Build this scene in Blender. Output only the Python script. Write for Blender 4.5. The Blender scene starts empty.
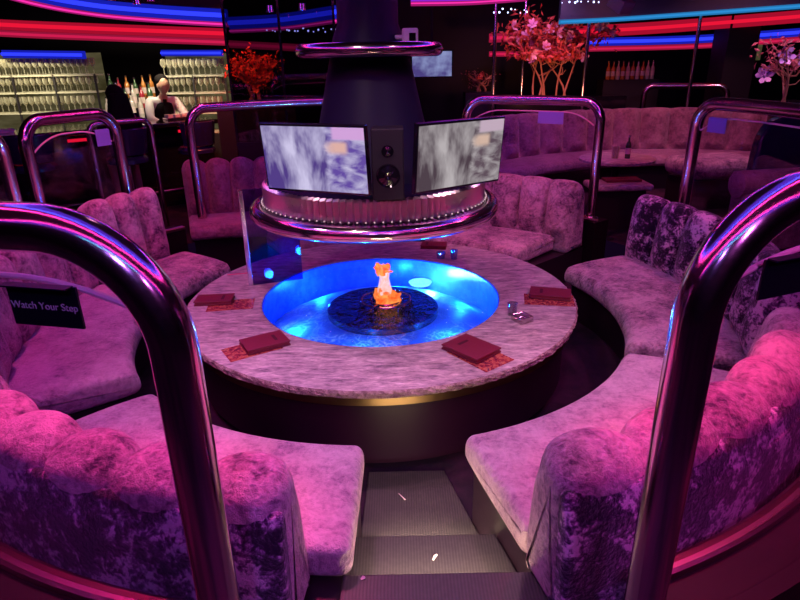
import bpy, math, random
from mathutils import Vector, Matrix
R = math.radians
PI = math.pi
rnd = random.Random(7)
S = bpy.context.scene
COL = S.collection
CX, CY = -0.12, 3.57          # centre of the round fire table

# ---------------------------------------------------------------- camera
H = 1.88
F_PX = 600.0
cam = bpy.data.cameras.new('camera')
cam.sensor_width = 36; cam.lens = 36 * F_PX / 800; cam.clip_start = .02
camo = bpy.data.objects.new('camera', cam); COL.objects.link(camo)
pitch, roll = R(22), R(-1.15)
Fv = Vector((0, math.cos(pitch), -math.sin(pitch)))
R0 = Vector((1, 0, 0)); U0 = R0.cross(Fv)
Rv = math.cos(roll) * R0 + math.sin(roll) * U0
Uv = -math.sin(roll) * R0 + math.cos(roll) * U0
m = Matrix((Rv, Uv, -Fv)).transposed().to_4x4(); m.translation = (0, 0, H)
camo.matrix_world = m
S.camera = camo

def at(px, py, y):
    """point seen at a pixel of the photograph, at distance y"""
    d = (px - 400) / F_PX * Rv - (py - 300) / F_PX * Uv + Fv
    return Vector((0, 0, H)) + d * (y / d.y)
def atz(px, py, z):
    d = (px - 400) / F_PX * Rv - (py - 300) / F_PX * Uv + Fv
    return Vector((0, 0, H)) + d * ((z - H) / d.z)
def pol(r, deg, z=0.0):
    return Vector((CX + r * math.cos(R(deg)), CY + r * math.sin(R(deg)), z))

# ---------------------------------------------------------------- materials
class NT:
    def __init__(s, name):
        s.m = bpy.data.materials.new(name); s.m.use_nodes = True
        s.t = s.m.node_tree; s.n = s.t.nodes; s.n.clear()
        s.out = s.n.new('ShaderNodeOutputMaterial')
    def node(s, typ, **kw):
        nd = s.n.new('ShaderNode' + typ)
        for k, v in kw.items():
            if k in nd.inputs: s.put(nd.inputs[k], v)
            else: setattr(nd, k, v)
        return nd
    def put(s, sock, v):
        if isinstance(v, bpy.types.NodeSocket): s.t.links.new(v, sock)
        else:
            if sock.type == 'RGBA' and len(v) == 3: v = (*v, 1)
            sock.default_value = v
    def coord(s, scale=(1, 1, 1), kind='Object', rot=(0, 0, 0)):
        tc = s.node('TexCoord'); mp = s.node('Mapping', Scale=scale, Rotation=rot)
        s.t.links.new(tc.outputs[kind], mp.inputs['Vector']); return mp.outputs[0]
    def noise(s, vec, scale, detail=4, rough=.55, dist=0.):
        nd = s.node('TexNoise', Scale=scale, Detail=detail, Roughness=rough, Distortion=dist)
        s.t.links.new(vec, nd.inputs['Vector']); return nd.outputs[0]
    def ramp(s, fac, stops, interp='LINEAR'):
        nd = s.node('ValToRGB'); cr = nd.color_ramp; cr.interpolation = interp
        while len(cr.elements) < len(stops): cr.elements.new(.5)
        for e, (p, c) in zip(cr.elements, stops):
            e.position = p; e.color = (*c, 1) if len(c) == 3 else c
        s.t.links.new(fac, nd.inputs[0]); return nd.outputs[0]
    def mix(s, fac, a, b, mode='MIX'):
        nd = s.node('Mix', data_type='RGBA', blend_type=mode)
        s.put(nd.inputs[0], fac); s.put(nd.inputs[6], a); s.put(nd.inputs[7], b); return nd.outputs[2]
    def math(s, op, a, b=0., c=0.):
        nd = s.node('Math', operation=op); s.put(nd.inputs[0], a); s.put(nd.inputs[1], b); s.put(nd.inputs[2], c); return nd.outputs[0]
    def bump(s, h, strength=.3, dist=.01):
        return s.node('Bump', Height=h, Strength=strength, Distance=dist).outputs[0]
    def bsdf(s, **kw):
        b = s.node('BsdfPrincipled')
        for k, v in kw.items(): s.put(b.inputs[k.replace('_', ' ')], v)
        s.t.links.new(b.outputs[0], s.out.inputs[0]); return b

def plain(name, col, rough=.5, metal=0., spec=.5, bump=0, bscale=60, var=.0, coat=0.):
    t = NT(name); c = t.coord()
    n = t.noise(c, bscale, 3)
    k = max(var, .03)
    colr = t.ramp(n, [(.3, tuple(x * (1 - k) for x in col)), (.7, tuple(min(1, x * (1 + k)) for x in col))])
    b = t.bsdf(Base_Color=colr, Roughness=rough, Metallic=metal, Specular_IOR_Level=spec, Coat_Weight=coat)
    if bump: t.put(b.inputs['Normal'], t.bump(n, bump, .01))
    return t.m
def glow(name, col, strength):
    t = NT(name)
    e = t.node('Emission', Color=col, Strength=strength); t.t.links.new(e.outputs[0], t.out.inputs[0]); return t.m

def velvet(name, light, mid, dark, scale=7., lo=.42, hi=.6, stretch=(1, 1, 1)):
    """crushed velvet: swirled patches where the pile lies one way or the other"""
    t = NT(name); c = t.coord(stretch)
    big = t.noise(c, scale * .45, 3, .6, .3)
    med = t.noise(c, scale * 2.0, 6, .68, .25)
    fine = t.noise(c, scale * 8, 4, .7, .3)
    f = t.math('ADD', t.math('MULTIPLY', big, .34), t.math('ADD', t.math('MULTIPLY', med, .42), t.math('MULTIPLY', fine, .24)))
    colr = t.ramp(f, [(lo, dark), ((lo + hi) / 2, mid), (hi, light)])
    b = t.bsdf(Base_Color=colr, Roughness=.62, Specular_IOR_Level=.25, Sheen_Weight=.55, Sheen_Roughness=.35, Sheen_Tint=(1, .75, .95))
    h = t.math('ADD', t.math('MULTIPLY', med, .8), t.math('MULTIPLY', fine, .9))
    t.put(b.inputs['Normal'], t.bump(h, .8, .02))
    return t.m

M = {}
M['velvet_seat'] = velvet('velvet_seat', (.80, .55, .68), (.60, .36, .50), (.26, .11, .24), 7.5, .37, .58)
M['velvet_back_shaded'] = velvet('velvet_back_shaded', (.90, .62, .84), (.22, .08, .24), (.012, .003, .024), 8.5, .47, .55)  # same velvet, darker copy: shade of the sofa backs is in its colour
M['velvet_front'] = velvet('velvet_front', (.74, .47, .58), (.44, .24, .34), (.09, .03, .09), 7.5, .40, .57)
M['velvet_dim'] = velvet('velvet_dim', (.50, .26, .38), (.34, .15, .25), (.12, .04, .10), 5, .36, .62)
M['base_dark'] = plain('base_dark', (.02, .008, .018), .35, bump=.05)
M['wall_dark'] = plain('wall_dark', (.006, .003, .012), .5, spec=.25)
M['black_gloss'] = plain('black_gloss', (.008, .006, .012), .12, coat=.3)
M['black_matte'] = plain('black_matte', (.012, .008, .016), .6)
M['hood'] = plain('hood', (.009, .008, .034), .5, spec=.2)
M['trim_plum'] = plain('trim_plum', (.012, .002, .008), .55, spec=.2)
M['magenta_lacquer'] = plain('magenta_lacquer', (.022, .003, .020), .4, spec=.3)
def metal(name, col, rough):
    t = NT(name); c = t.coord((1, 1, 1)); n = t.noise(c, 120, 2)
    t.bsdf(Base_Color=col, Metallic=1., Roughness=t.math('MULTIPLY_ADD', n, .08, rough - .03)); return t.m
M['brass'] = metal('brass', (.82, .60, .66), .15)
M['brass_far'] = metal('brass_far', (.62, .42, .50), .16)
M['cap_metal'] = metal('cap_metal', (.34, .19, .24), .32)
M['cap_gold'] = metal('cap_gold', (.85, .66, .28), .3)
M['gold'] = metal('gold', (.28, .17, .09), .34)
M['chrome'] = metal('chrome', (.7, .68, .75), .14)
M['menu'] = plain('menu', (.20, .018, .045), .42, bump=.2, bscale=180)
M['paper'] = plain('paper', (.75, .62, .6), .7)
M['white'] = plain('white', (.8, .8, .82), .5)
M['skin'] = plain('skin', (.45, .25, .18), .5)
M['cloth_white'] = plain('cloth_white', (.62, .58, .6), .75)
M['cloth_black'] = plain('cloth_black', (.006, .005, .008), .9, spec=.15)
M['hair'] = plain('hair', (.006, .004, .005), .8, spec=.15)
M['bark'] = plain('bark', (.42, .20, .12), .6, bump=.4)

def stone():
    t = NT('travertine'); c = t.coord((1, 3.6, 1), rot=(0, 0, R(38)))
    n1 = t.noise(c, 9, 6, .66, .5); n2 = t.noise(c, 26, 5, .7, .3)
    f = t.math('ADD', t.math('MULTIPLY', n1, .6), t.math('MULTIPLY', n2, .4))
    colr = t.ramp(f, [(.37, (.14, .10, .14)), (.45, (.36, .27, .31)), (.53, (.56, .44, .46)), (.64, (.85, .74, .72))])
    b = t.bsdf(Base_Color=colr, Roughness=.38, Specular_IOR_Level=.35)
    t.put(b.inputs['Normal'], t.bump(f, .25, .01)); return t.m
M['stone'] = stone()
def stone_edge():
    t = NT('chiselled_edge'); c = t.coord()
    n = t.noise(c, 30, 6, .7, .5)
    colr = t.ramp(n, [(.35, (.20, .12, .13)), (.6, (.60, .44, .42))])
    b = t.bsdf(Base_Color=colr, Roughness=.8); t.put(b.inputs['Normal'], t.bump(n, 1., .03)); return t.m
M['stone_edge'] = stone_edge()

def carpet(name, a, b_, scale):
    t = NT(name); c = t.coord(); n = t.noise(c, scale, 4, .6, .4); f = t.noise(c, scale * 12, 2)
    col = t.ramp(n, [(.4, a), (.62, b_)])
    b = t.bsdf(Base_Color=col, Roughness=.85, Specular_IOR_Level=.2); t.put(b.inputs['Normal'], t.bump(f, .4, .01)); return t.m
M['carpet'] = carpet('carpet', (.012, .005, .016), (.05, .012, .04), 2.2)
def tread():
    t = NT('step_mat'); c = t.coord((1, 1, 1))
    w = t.node('TexWave', wave_type='BANDS', bands_direction='X', Scale=28., Distortion=.3, Detail=1.)
    t.t.links.new(c, w.inputs['Vector']); n = t.noise(c, 40, 3)
    col = t.ramp(t.math('ADD', t.math('MULTIPLY', w.outputs[1], .4), t.math('MULTIPLY', n, .6)), [(.3, (.028, .022, .026)), (.8, (.055, .045, .048))])
    b = t.bsdf(Base_Color=col, Roughness=.5); t.put(b.inputs['Normal'], t.bump(w.outputs[1], .12, .004)); return t.m
M['tread'] = tread()

def thin_glass(name, tint, refl=.10, rough=.02, bumpy=0, ior=1.45):
    t = NT(name)
    tr = t.node('BsdfTransparent', Color=tint); gl = t.node('BsdfGlossy', Color=(1, 1, 1), Roughness=rough)
    lw = t.node('LayerWeight', Blend=.5)
    if bumpy:
        c = t.coord(); n = t.noise(c, 13, 4, .6, 1.2); bm_ = t.bump(n, bumpy, .05)
        t.put(gl.inputs['Normal'], bm_); t.put(lw.inputs['Normal'], bm_)
    f5 = t.math('MULTIPLY_ADD', t.math('POWER', lw.outputs['Facing'], 4.), .6, .03 + (refl or 0))
    mx = t.node('MixShader'); t.put(mx.inputs[0], t.math('MINIMUM', f5, 1.))
    t.t.links.new(tr.outputs[0], mx.inputs[1]); t.t.links.new(gl.outputs[0], mx.inputs[2]); t.t.links.new(mx.outputs[0], t.out.inputs[0])
    return t.m
M['glass'] = thin_glass('rail_glass', (.93, .88, .95), None)
M['smoked'] = thin_glass('smoked_glass', (.42, .38, .5), .02)
M['violet_glass'] = thin_glass('violet_glass', (.42, .28, .75), .0)
M['clear'] = thin_glass('clear_glass', (.72, .72, .8), .12)
M['stemware'] = thin_glass('stemware_glass', (.72, .70, .60), .20, .08)
def stem_mat():
    t = NT('stemware'); tr = t.node('BsdfTransparent', Color=(.8, .78, .7)); d = t.node('BsdfPrincipled', **{'Base Color': (.85, .82, .68, 1), 'Roughness': .15})
    lw = t.node('LayerWeight', Blend=.5); mx = t.node('MixShader'); t.put(mx.inputs[0], t.math('MULTIPLY_ADD', lw.outputs['Facing'], .75, .15))
    t.t.links.new(tr.outputs[0], mx.inputs[1]); t.t.links.new(d.outputs[0], mx.inputs[2]); t.t.links.new(mx.outputs[0], t.out.inputs[0]); return t.m
M['stemware'] = stem_mat()
M['water'] = thin_glass('pool_water', (.55, .85, 1.0), None, .06, .9, 1.33)
M['glass_edge_lit'] = plain('glass_edge_lit', (.95, .45, .62), .3)  # pink light caught in the pane edges, painted in as base colour

def caustic_liner():  # blue liner with a pale wavy net painted on to imitate caustics
    t = NT('caustic_liner'); c = t.coord(); v = t.node('TexVoronoi', feature='DISTANCE_TO_EDGE', Scale=9.)
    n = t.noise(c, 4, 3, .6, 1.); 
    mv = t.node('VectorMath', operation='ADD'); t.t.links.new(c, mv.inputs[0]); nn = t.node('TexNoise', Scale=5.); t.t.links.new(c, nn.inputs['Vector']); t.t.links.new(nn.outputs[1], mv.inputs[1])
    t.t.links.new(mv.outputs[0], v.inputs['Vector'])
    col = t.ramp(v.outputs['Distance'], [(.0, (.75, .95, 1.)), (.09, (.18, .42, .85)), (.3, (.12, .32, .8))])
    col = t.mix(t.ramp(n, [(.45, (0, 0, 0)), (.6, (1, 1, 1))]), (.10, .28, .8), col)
    t.bsdf(Base_Color=col, Roughness=.5); return t.m
M['pool_floor'] = caustic_liner()
def tiles_blue():
    t = NT('pool_wall_tile'); c = t.coord((1, 1, 1)); n = t.noise(c, 20, 2)
    t.bsdf(Base_Color=t.ramp(n, [(.4, (.03, .08, .75)), (.6, (.05, .12, .95))]), Roughness=.25); return t.m
M['pool_wall'] = tiles_blue()

# emitters (neon, LED, backlights, screens, flame)
M['neon_blue'] = glow('neon_blue', (.025, .04, 1.), 1.5)
M['neon_pink'] = glow('neon_pink', (1., .03, .42), 1.1)
M['neon_red'] = glow('neon_red', (.85, .008, .04), 1.)
M['neon_rose'] = glow('neon_rose', (.8, .015, .10), .8)
M['neon_violet'] = glow('neon_violet', (.45, .03, 1.), 1.6)
M['neon_cyan'] = glow('neon_cyan', (.03, .30, .75), .9)
for k_, c_, a_ in (('neon_blue', (.02, .03, 1.), .42), ('neon_pink', (1., .03, .42), .34), ('neon_red', (.9, .01, .06), .42), ('neon_rose', (.9, .02, .12), .34), ('neon_violet', (.45, .03, 1.), .6), ('neon_cyan', (.03, .30, .75), .6)):
    M[k_ + '_soft'] = glow(k_ + '_soft', c_, a_)
M['ring_blue'] = glow('ring_blue', (.05, .07, 1.), 10.)
M['violet_fill'] = glow('violet_fill', (.14, .05, 1.), .7)
M['neon_cyan_bright'] = glow('neon_cyan_bright', (.1, .7, 1.), 6.)
M['bulb_glow'] = glow('bulb_glow', (1., .62, .75), .7)
M['ring_pink'] = glow('ring_pink', (1., .04, .40), 12.)
M['led_warm'] = glow('led_warm', (1., .80, .45), 70.)
M['star'] = glow('star', (.5, .6, 1.), 4.)
M['pool_lamp'] = glow('pool_lamp', (.3, .9, 1.), 2.0)
M['spot_lens'] = glow('spot_lens', (1., .85, .6), 5.)

def fabric_glow():
    t = NT('bar_backlight'); c = t.coord((1, 1, 3)); n = t.noise(c, 2.5, 3)
    e = t.node('Emission', Color=t.ramp(n, [(.35, (.16, .13, .05)), (.65, (.42, .36, .18))]), Strength=.2)
    t.t.links.new(e.outputs[0], t.out.inputs[0]); return t.m
M['backlight'] = fabric_glow()

def screen(name, a, b_, sky, hill, k):
    """waterfall video on a display, u across and v up from 0 to 1"""
    t = NT(name); tc = t.node('TexCoord'); sp = t.node('SeparateXYZ'); t.t.links.new(tc.outputs['UV'], sp.inputs[0])
    u, v = sp.outputs[0], sp.outputs[1]
    def streak(sx, sy, det=5, dist=.8):
        mp = t.node('Mapping', Scale=(sx, sy, 1), Rotation=(0, 0, .12)); t.t.links.new(tc.outputs['UV'], mp.inputs[0])
        return t.noise(mp.outputs[0], 1, det, .55, dist)
    s1 = streak(4.2, .9, 4, .25); s2 = streak(6, 6, 5, .4)
    # falls brightest around u=.35-.55
    d = t.math('ABSOLUTE', t.math('SUBTRACT', u, .40)); fall = t.math('SUBTRACT', .66, d)
    col = t.ramp(t.math('ADD', t.math('MULTIPLY', s1, .9), t.math('MULTIPLY', fall, .25)), [(.47, a), (.56, tuple((x + y) / 2 for x, y in zip(a, b_))), (.68, b_)])
    foam = t.ramp(s2, [(.38, tuple(x * 1.5 for x in a)), (.68, tuple(x * .9 for x in b_))])
    step = lambda x, lo, hi: t.node('MapRange', interpolation_type='SMOOTHSTEP', Value=x, **{'From Min': lo, 'From Max': hi}).outputs[0]
    wob = t.math('ADD', u, t.math('MULTIPLY', s2, .18))
    right = step(wob, .70, .76)
    col = t.mix(right, col, foam)
    skym = t.math('MULTIPLY', step(t.math('ADD', u, t.math('MULTIPLY', v, .0)), .68, .72), step(v, .80, .84))
    col = t.mix(skym, col, sky)
    hm = t.math('MULTIPLY', t.math('MULTIPLY', step(wob, .70, .82), t.math('SUBTRACT', 1., step(u, .80, .86))), t.math('MULTIPLY', step(v, .56, .66), t.math('SUBTRACT', 1., step(v, .74, .82))))
    col = t.mix(hm, col, hill)
    e = t.node('Emission', Color=col, Strength=k); t.t.links.new(e.outputs[0], t.out.inputs[0]); return t.m
M['screen_violet'] = screen('screen_violet', (.10, .055, .28), (.72, .66, .95), (.75, .42, .82), (.85, .50, .45), .85)
M['screen_grey'] = screen('screen_grey', (.09, .06, .08), (.55, .50, .52), (.62, .46, .58), (.75, .52, .42), .85)
def dscreen():
    t = NT('screen_distant'); c = t.coord(); n = t.noise(c, 4, 3)
    e = t.node('Emission', Color=t.ramp(n, [(.4, (.1, .07, .3)), (.6, (.35, .4, .75))]), Strength=.7); t.t.links.new(e.outputs[0], t.out.inputs[0]); return t.m
M['screen_far'] = dscreen()

def flame_mat(name, col, col2, k):
    t = NT(name); c = t.coord(); n = t.noise(c, 22, 4, .6, 1.)
    lw = t.node('LayerWeight', Blend=.35)
    e = t.node('Emission', Color=t.ramp(n, [(.4, col), (.62, col2)]), Strength=k); tr = t.node('BsdfTransparent')
    mx = t.node('MixShader'); t.put(mx.inputs[0], t.math('MULTIPLY', lw.outputs['Facing'], .75))
    t.t.links.new(e.outputs[0], mx.inputs[1]); t.t.links.new(tr.outputs[0], mx.inputs[2]); t.t.links.new(mx.outputs[0], t.out.inputs[0]); return t.m
M['flame_low'] = flame_mat('flame_low', (1., .10, .015), (1., .34, .08), 1.15)
M['flame_mid'] = flame_mat('flame_mid', (1., .50, .42), (1., .75, .85), 1.0)

def petal_mat(name, a, b_):
    t = NT(name); c = t.coord(); n = t.noise(c, 9, 3)
    t.bsdf(Base_Color=t.ramp(n, [(.35, a), (.65, b_)]), Roughness=.5); return t.m
M['petal_pink'] = petal_mat('petal_pink', (.7, .22, .50), (.9, .55, .75))
M['petal_violet'] = petal_mat('petal_violet', (.45, .2, .75), (.85, .6, .9))
M['petal_red'] = petal_mat('petal_red', (.6, .05, .03), (.85, .18, .08))
M['leaf_orange'] = petal_mat('leaf_orange', (.40, .03, .05), (.80, .14, .10))
M['leaf_plum'] = petal_mat('leaf_plum', (.16, .03, .06), (.40, .08, .10))
def bottle_mat(name, col):
    return plain(name, col, .12, coat=.5)
M['b_amber'] = bottle_mat('bottle_amber', (.55, .20, .04)); M['b_clear'] = bottle_mat('bottle_pale', (.6, .55, .5))
M['b_green'] = bottle_mat('bottle_green', (.05, .12, .05)); M['b_red'] = bottle_mat('bottle_red', (.4, .03, .05))

# ---------------------------------------------------------------- mesh helpers
class MB:
    def __init__(s): s.v = []; s.f = []; s.uv = None
    def add(s, vs, fs):
        o = len(s.v); s.v += [tuple(x) for x in vs]; s.f += [tuple(i + o for i in f) for f in fs]; return s
    def box(s, c, d, rz=0., tilt=0.):
        hx, hy, hz = d[0] / 2, d[1] / 2, d[2] / 2
        mt = Matrix.Translation(c) @ Matrix.Rotation(rz, 4, 'Z') @ Matrix.Rotation(tilt, 4, 'X')
        vs = [mt @ Vector((x, y, z)) for x in (-hx, hx) for y in (-hy, hy) for z in (-hz, hz)]
        return s.add(vs, [(0, 1, 3, 2), (4, 6, 7, 5), (0, 4, 5, 1), (2, 3, 7, 6), (0, 2, 6, 4), (1, 5, 7, 3)])
    def tube(s, pts, r, n=12, cap=True, up=None):
        pts = [Vector(p) for p in pts]; N = len(pts); rings = []
        rr = r if isinstance(r, (list, tuple)) else [r] * N
        t0 = (pts[1] - pts[0]).normalized()
        nrm = t0.orthogonal().normalized()
        for i, p in enumerate(pts):
            t = (pts[min(i + 1, N - 1)] - pts[max(i - 1, 0)]).normalized()
            nrm = (nrm - nrm.dot(t) * t).normalized(); b = t.cross(nrm)
            rings.append([p + rr[i] * (math.cos(2 * PI * k / n) * nrm + math.sin(2 * PI * k / n) * b) for k in range(n)])
        vs = [v for q in rings for v in q]
        fs = [(i * n + k, i * n + (k + 1) % n, (i + 1) * n + (k + 1) % n, (i + 1) * n + k) for i in range(N - 1) for k in range(n)]
        if cap: fs += [tuple(range(n))[::-1], tuple((N - 1) * n + k for k in range(n))]
        return s.add(vs, fs)
    def lathe(s, prof, n=32, c=(0, 0, 0), a0=0., a1=360., closed=False):
        full = abs(a1 - a0) >= 359.9; cols = n if full else n + 1; P = len(prof); vs = []
        for i in range(cols):
            a = R(a0 + (a1 - a0) * i / n)
            for r, z in prof: vs.append((c[0] + r * math.cos(a), c[1] + r * math.sin(a), c[2] + z))
        fs = []
        L = P if closed else P - 1
        for i in range(n):
            j = (i + 1) % cols
            for k in range(L): fs.append((i * P + k, j * P + k, j * P + (k + 1) % P, i * P + (k + 1) % P))
        if not full and closed:
            fs.append(tuple(range(P))[::-1]); fs.append(tuple(n * P + k for k in range(P)))
        return s.add(vs, fs)
    def build(s, name, mat, parent=None, smooth=True, bevel=0., angle=35, sub=0):
        me = bpy.data.meshes.new(name); me.from_pydata(s.v, [], s.f); me.update()
        import bmesh
        bm = bmesh.new(); bm.from_mesh(me); bmesh.ops.recalc_face_normals(bm, faces=bm.faces); bm.to_mesh(me); bm.free()
        o = bpy.data.objects.new(name, me); COL.objects.link(o)
        me.materials.append(M[mat] if isinstance(mat, str) else mat)
        if smooth:
            for p in me.polygons: p.use_smooth = True
            me.set_sharp_from_angle(angle=R(angle))
        if bevel:
            b = o.modifiers.new('bevel', 'BEVEL'); b.width = bevel; b.segments = 3; b.limit_method = 'ANGLE'
        if sub:
            b = o.modifiers.new('sub', 'SUBSURF'); b.levels = sub; b.render_levels = sub
        if parent: o.parent = parent
        return o

def tag(o, label, cat, group=None):
    o['label'] = label; o['category'] = cat
    if group: o['group'] = group
    return o
def empty(name, loc, label, cat, group=None, rz=0.):
    o = bpy.data.objects.new(name, None); COL.objects.link(o); o.location = loc; o.rotation_euler = (0, 0, rz)
    o.empty_display_size = .1
    return tag(o, label, cat, group)
def struct(o): o['kind'] = 'structure'; return o
def stuff(o): o['kind'] = 'stuff'; return o
def dup(root, loc, label, group=None, rz=None, scale=None):
    r = root.copy(); COL.objects.link(r); r.location = loc; r['label'] = label
    if group: r['group'] = group
    if rz is not None: r.rotation_euler = (0, 0, rz)
    if scale: r.scale = scale
    for ch in root.children:
        c = ch.copy(); COL.objects.link(c); c.parent = r
        for g in ch.children:
            d = g.copy(); COL.objects.link(d); d.parent = c
    return r

# ---------------------------------------------------------------- setting
ZF = .30      # level of the room around the sunken lounge
mb = MB(); mb.lathe([(0.001, 0), (2.62, 0)], 72, (CX, CY, 0)); struct(mb.build('floor', 'carpet'))
# surrounding floor: ring out to the walls with the aisle notch in front
mb = MB()
NA = 144; vs = []; fs = []
for i in range(NA):
    a = R(i * 360 / NA); vs.append((CX + 2.62 * math.cos(a), CY + 2.62 * math.sin(a), ZF)); vs.append((CX + 14 * math.cos(a), CY + 14 * math.sin(a), ZF))
for i in range(NA):
    j = (i + 1) % NA; fs.append((2 * i, 2 * i + 1, 2 * j + 1, 2 * j))
mb.add(vs, fs); struct(mb.build('floor_surround', 'carpet'))
for nm, c, d in (('wall_back', (1, 11.2, 1.6), (20, .2, 3.4)), ('wall_left', (-7.6, 4, 1.6), (.2, 15, 3.4)), ('wall_right', (8.6, 4, 1.6), (.2, 15, 3.4)), ('wall_front', (.5, -3.2, 1.6), (18, .2, 3.4))):
    struct(MB().box(c, d).build(nm, 'wall_dark', smooth=False))
struct(MB().box((.5, 4, 3.25), (18, 15.2, .1)).build('ceiling', 'black_matte', smooth=False))
# low wall carrying the rails, broken at the aisles
aisles = []
n = 0
for a0, a1, nm in ((-137, -92.5, 'trim_1'), (-71.5, -28, 'trim_2'), (-26, 28, 'trim_3'), (40, 128, 'trim_4'), (137.5, 165, 'trim_5'), (165.4, 222, 'trim_6')):
    o = struct(MB().lathe([(2.41, 0), (2.41, .50), (2.62, .50), (2.62, 0)], max(8, int((a1 - a0) / 2)), (CX, CY, 0), a0, a1, True).build(nm, 'trim_plum'))
    c = struct(MB().lathe([(2.405, .501), (2.405, .522), (2.416, .528), (2.424, .512), (2.440, .512), (2.450, .528), (2.461, .522), (2.461, .501)], max(8, int((a1 - a0))), (CX, CY, 0), a0, a1, True).build('trim_cap', 'cap_metal'))
    c.parent = o; del c['kind']
# steps down into the lounge between the two front sofas
def step_poly(name, y0, y1, z0, z1, al=-92.4, ar=-74.8, mat='tread'):
    def xa(y, a): return CX + (y - CY) / math.tan(R(a))
    q = [(xa(y0, al), y0), (xa(y0, ar), y0), (xa(y1, ar), y1), (xa(y1, al), y1)]
    vs = [(x, y, z) for z in (z0, z1) for x, y in q]
    return struct(MB().add(vs, [(0, 1, 2, 3), (4, 5, 6, 7), (0, 1, 5, 4), (1, 2, 6, 5), (2, 3, 7, 6), (3, 0, 4, 7)]).build(name, mat, smooth=False, bevel=.008))
step_poly('trim_step_lower', 1.40, 1.83, .0, .15)
step_poly('trim_step_upper', .90, 1.50, .0, .301)
for z, y in ((.125, 1.836), (.275, 1.506)):
    x0 = CX + (y - CY) / math.tan(R(-91.2)); x1 = CX + (y - CY) / math.tan(R(-76.9))
    o = MB().box(((x0 + x1) / 2, y, z), (x1 - x0 - .02, .008, .010)).build('step_light_strip', 'led_warm', smooth=False)
    tag(o, 'thin warm light strip under the nosing of the %s aisle step' % ('lower' if z < .2 else 'upper'), 'light', 'step lights')
step_poly('trim_aisle_mat', 1.845, 2.40, .001, .012)

# ---------------------------------------------------------------- curved velvet sofas
def rounded(prof, n=10):
    """Catmull-Rom through a closed profile"""
    out = []; P = len(prof)
    for i in range(P):
        p0, p1, p2, p3 = (Vector(prof[(i + k) % P]) for k in (-1, 0, 1, 2))
        for j in range(n):
            t = j / n
            out.append(.5 * ((2 * p1) + (p2 - p0) * t + (2 * p0 - 5 * p1 + 4 * p2 - p3) * t * t + (3 * p1 - p0 - 3 * p2 + p3) * t ** 3))
    return out
def sweep(mb, prof, a0, a1, c, endr=.05, step=.6, chan=None, mod=None, pw_=.4):
    """closed (r,z) profile swept about c, ends rounded over, chan = number of upholstery channels"""
    rm = sum(p[0] for p in prof) / len(prof); zc = (min(p[1] for p in prof) + max(p[1] for p in prof)) / 2
    L = R(a1 - a0) * rm
    N = max(10, int((a1 - a0) / step)); N = int(N)
    st = []
    for k in range(7): st.append(endr * (1 - math.cos(PI / 2 * k / 6)))
    inner = [endr + (L - 2 * endr) * k / N for k in range(1, N)]
    S_ = st + inner + [L - x for x in reversed(st)]
    P = len(prof); vs = []
    for s in S_:
        e = min(s, L - s)
        sh = 0 if e >= endr else endr * (1 - math.sqrt(max(0, 1 - (1 - e / endr) ** 2)))
        a = R(a0) + s / rm
        ch = 0
        if chan:
            u = (s / L * chan) % 1.0
            ch = abs(math.sin(PI * u)) ** pw_
        for i, (r, z) in enumerate(prof):
            dr, dz = (0, 0)
            if chan and mod: dr, dz = mod(i, r, z, ch)
            # shrink by sh towards the inside
            pr, pz = prof[i - 1]; nr, nz = prof[(i + 1) % P]
            tx, tz = nr - pr, nz - pz; ln = math.hypot(tx, tz) or 1
            nx, nz_ = tz / ln, -tx / ln
            rr = r + dr - nx * sh * sgn; zz = z + dz - nz_ * sh * sgn
            vs.append((c[0] + rr * math.cos(a), c[1] + rr * math.sin(a), zz))
    n = len(S_)
    fs = [(i * P + k, (i + 1) * P + k, (i + 1) * P + (k + 1) % P, i * P + (k + 1) % P) for i in range(n - 1) for k in range(P)]
    fs += [tuple(range(P)), tuple((n - 1) * P + k for k in range(P))]
    mb.add(vs, fs)
sgn = 1
def area(prof): return sum(prof[i - 1][0] * prof[i][1] - prof[i][0] * prof[i - 1][1] for i in range(len(prof))) / 2
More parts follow.
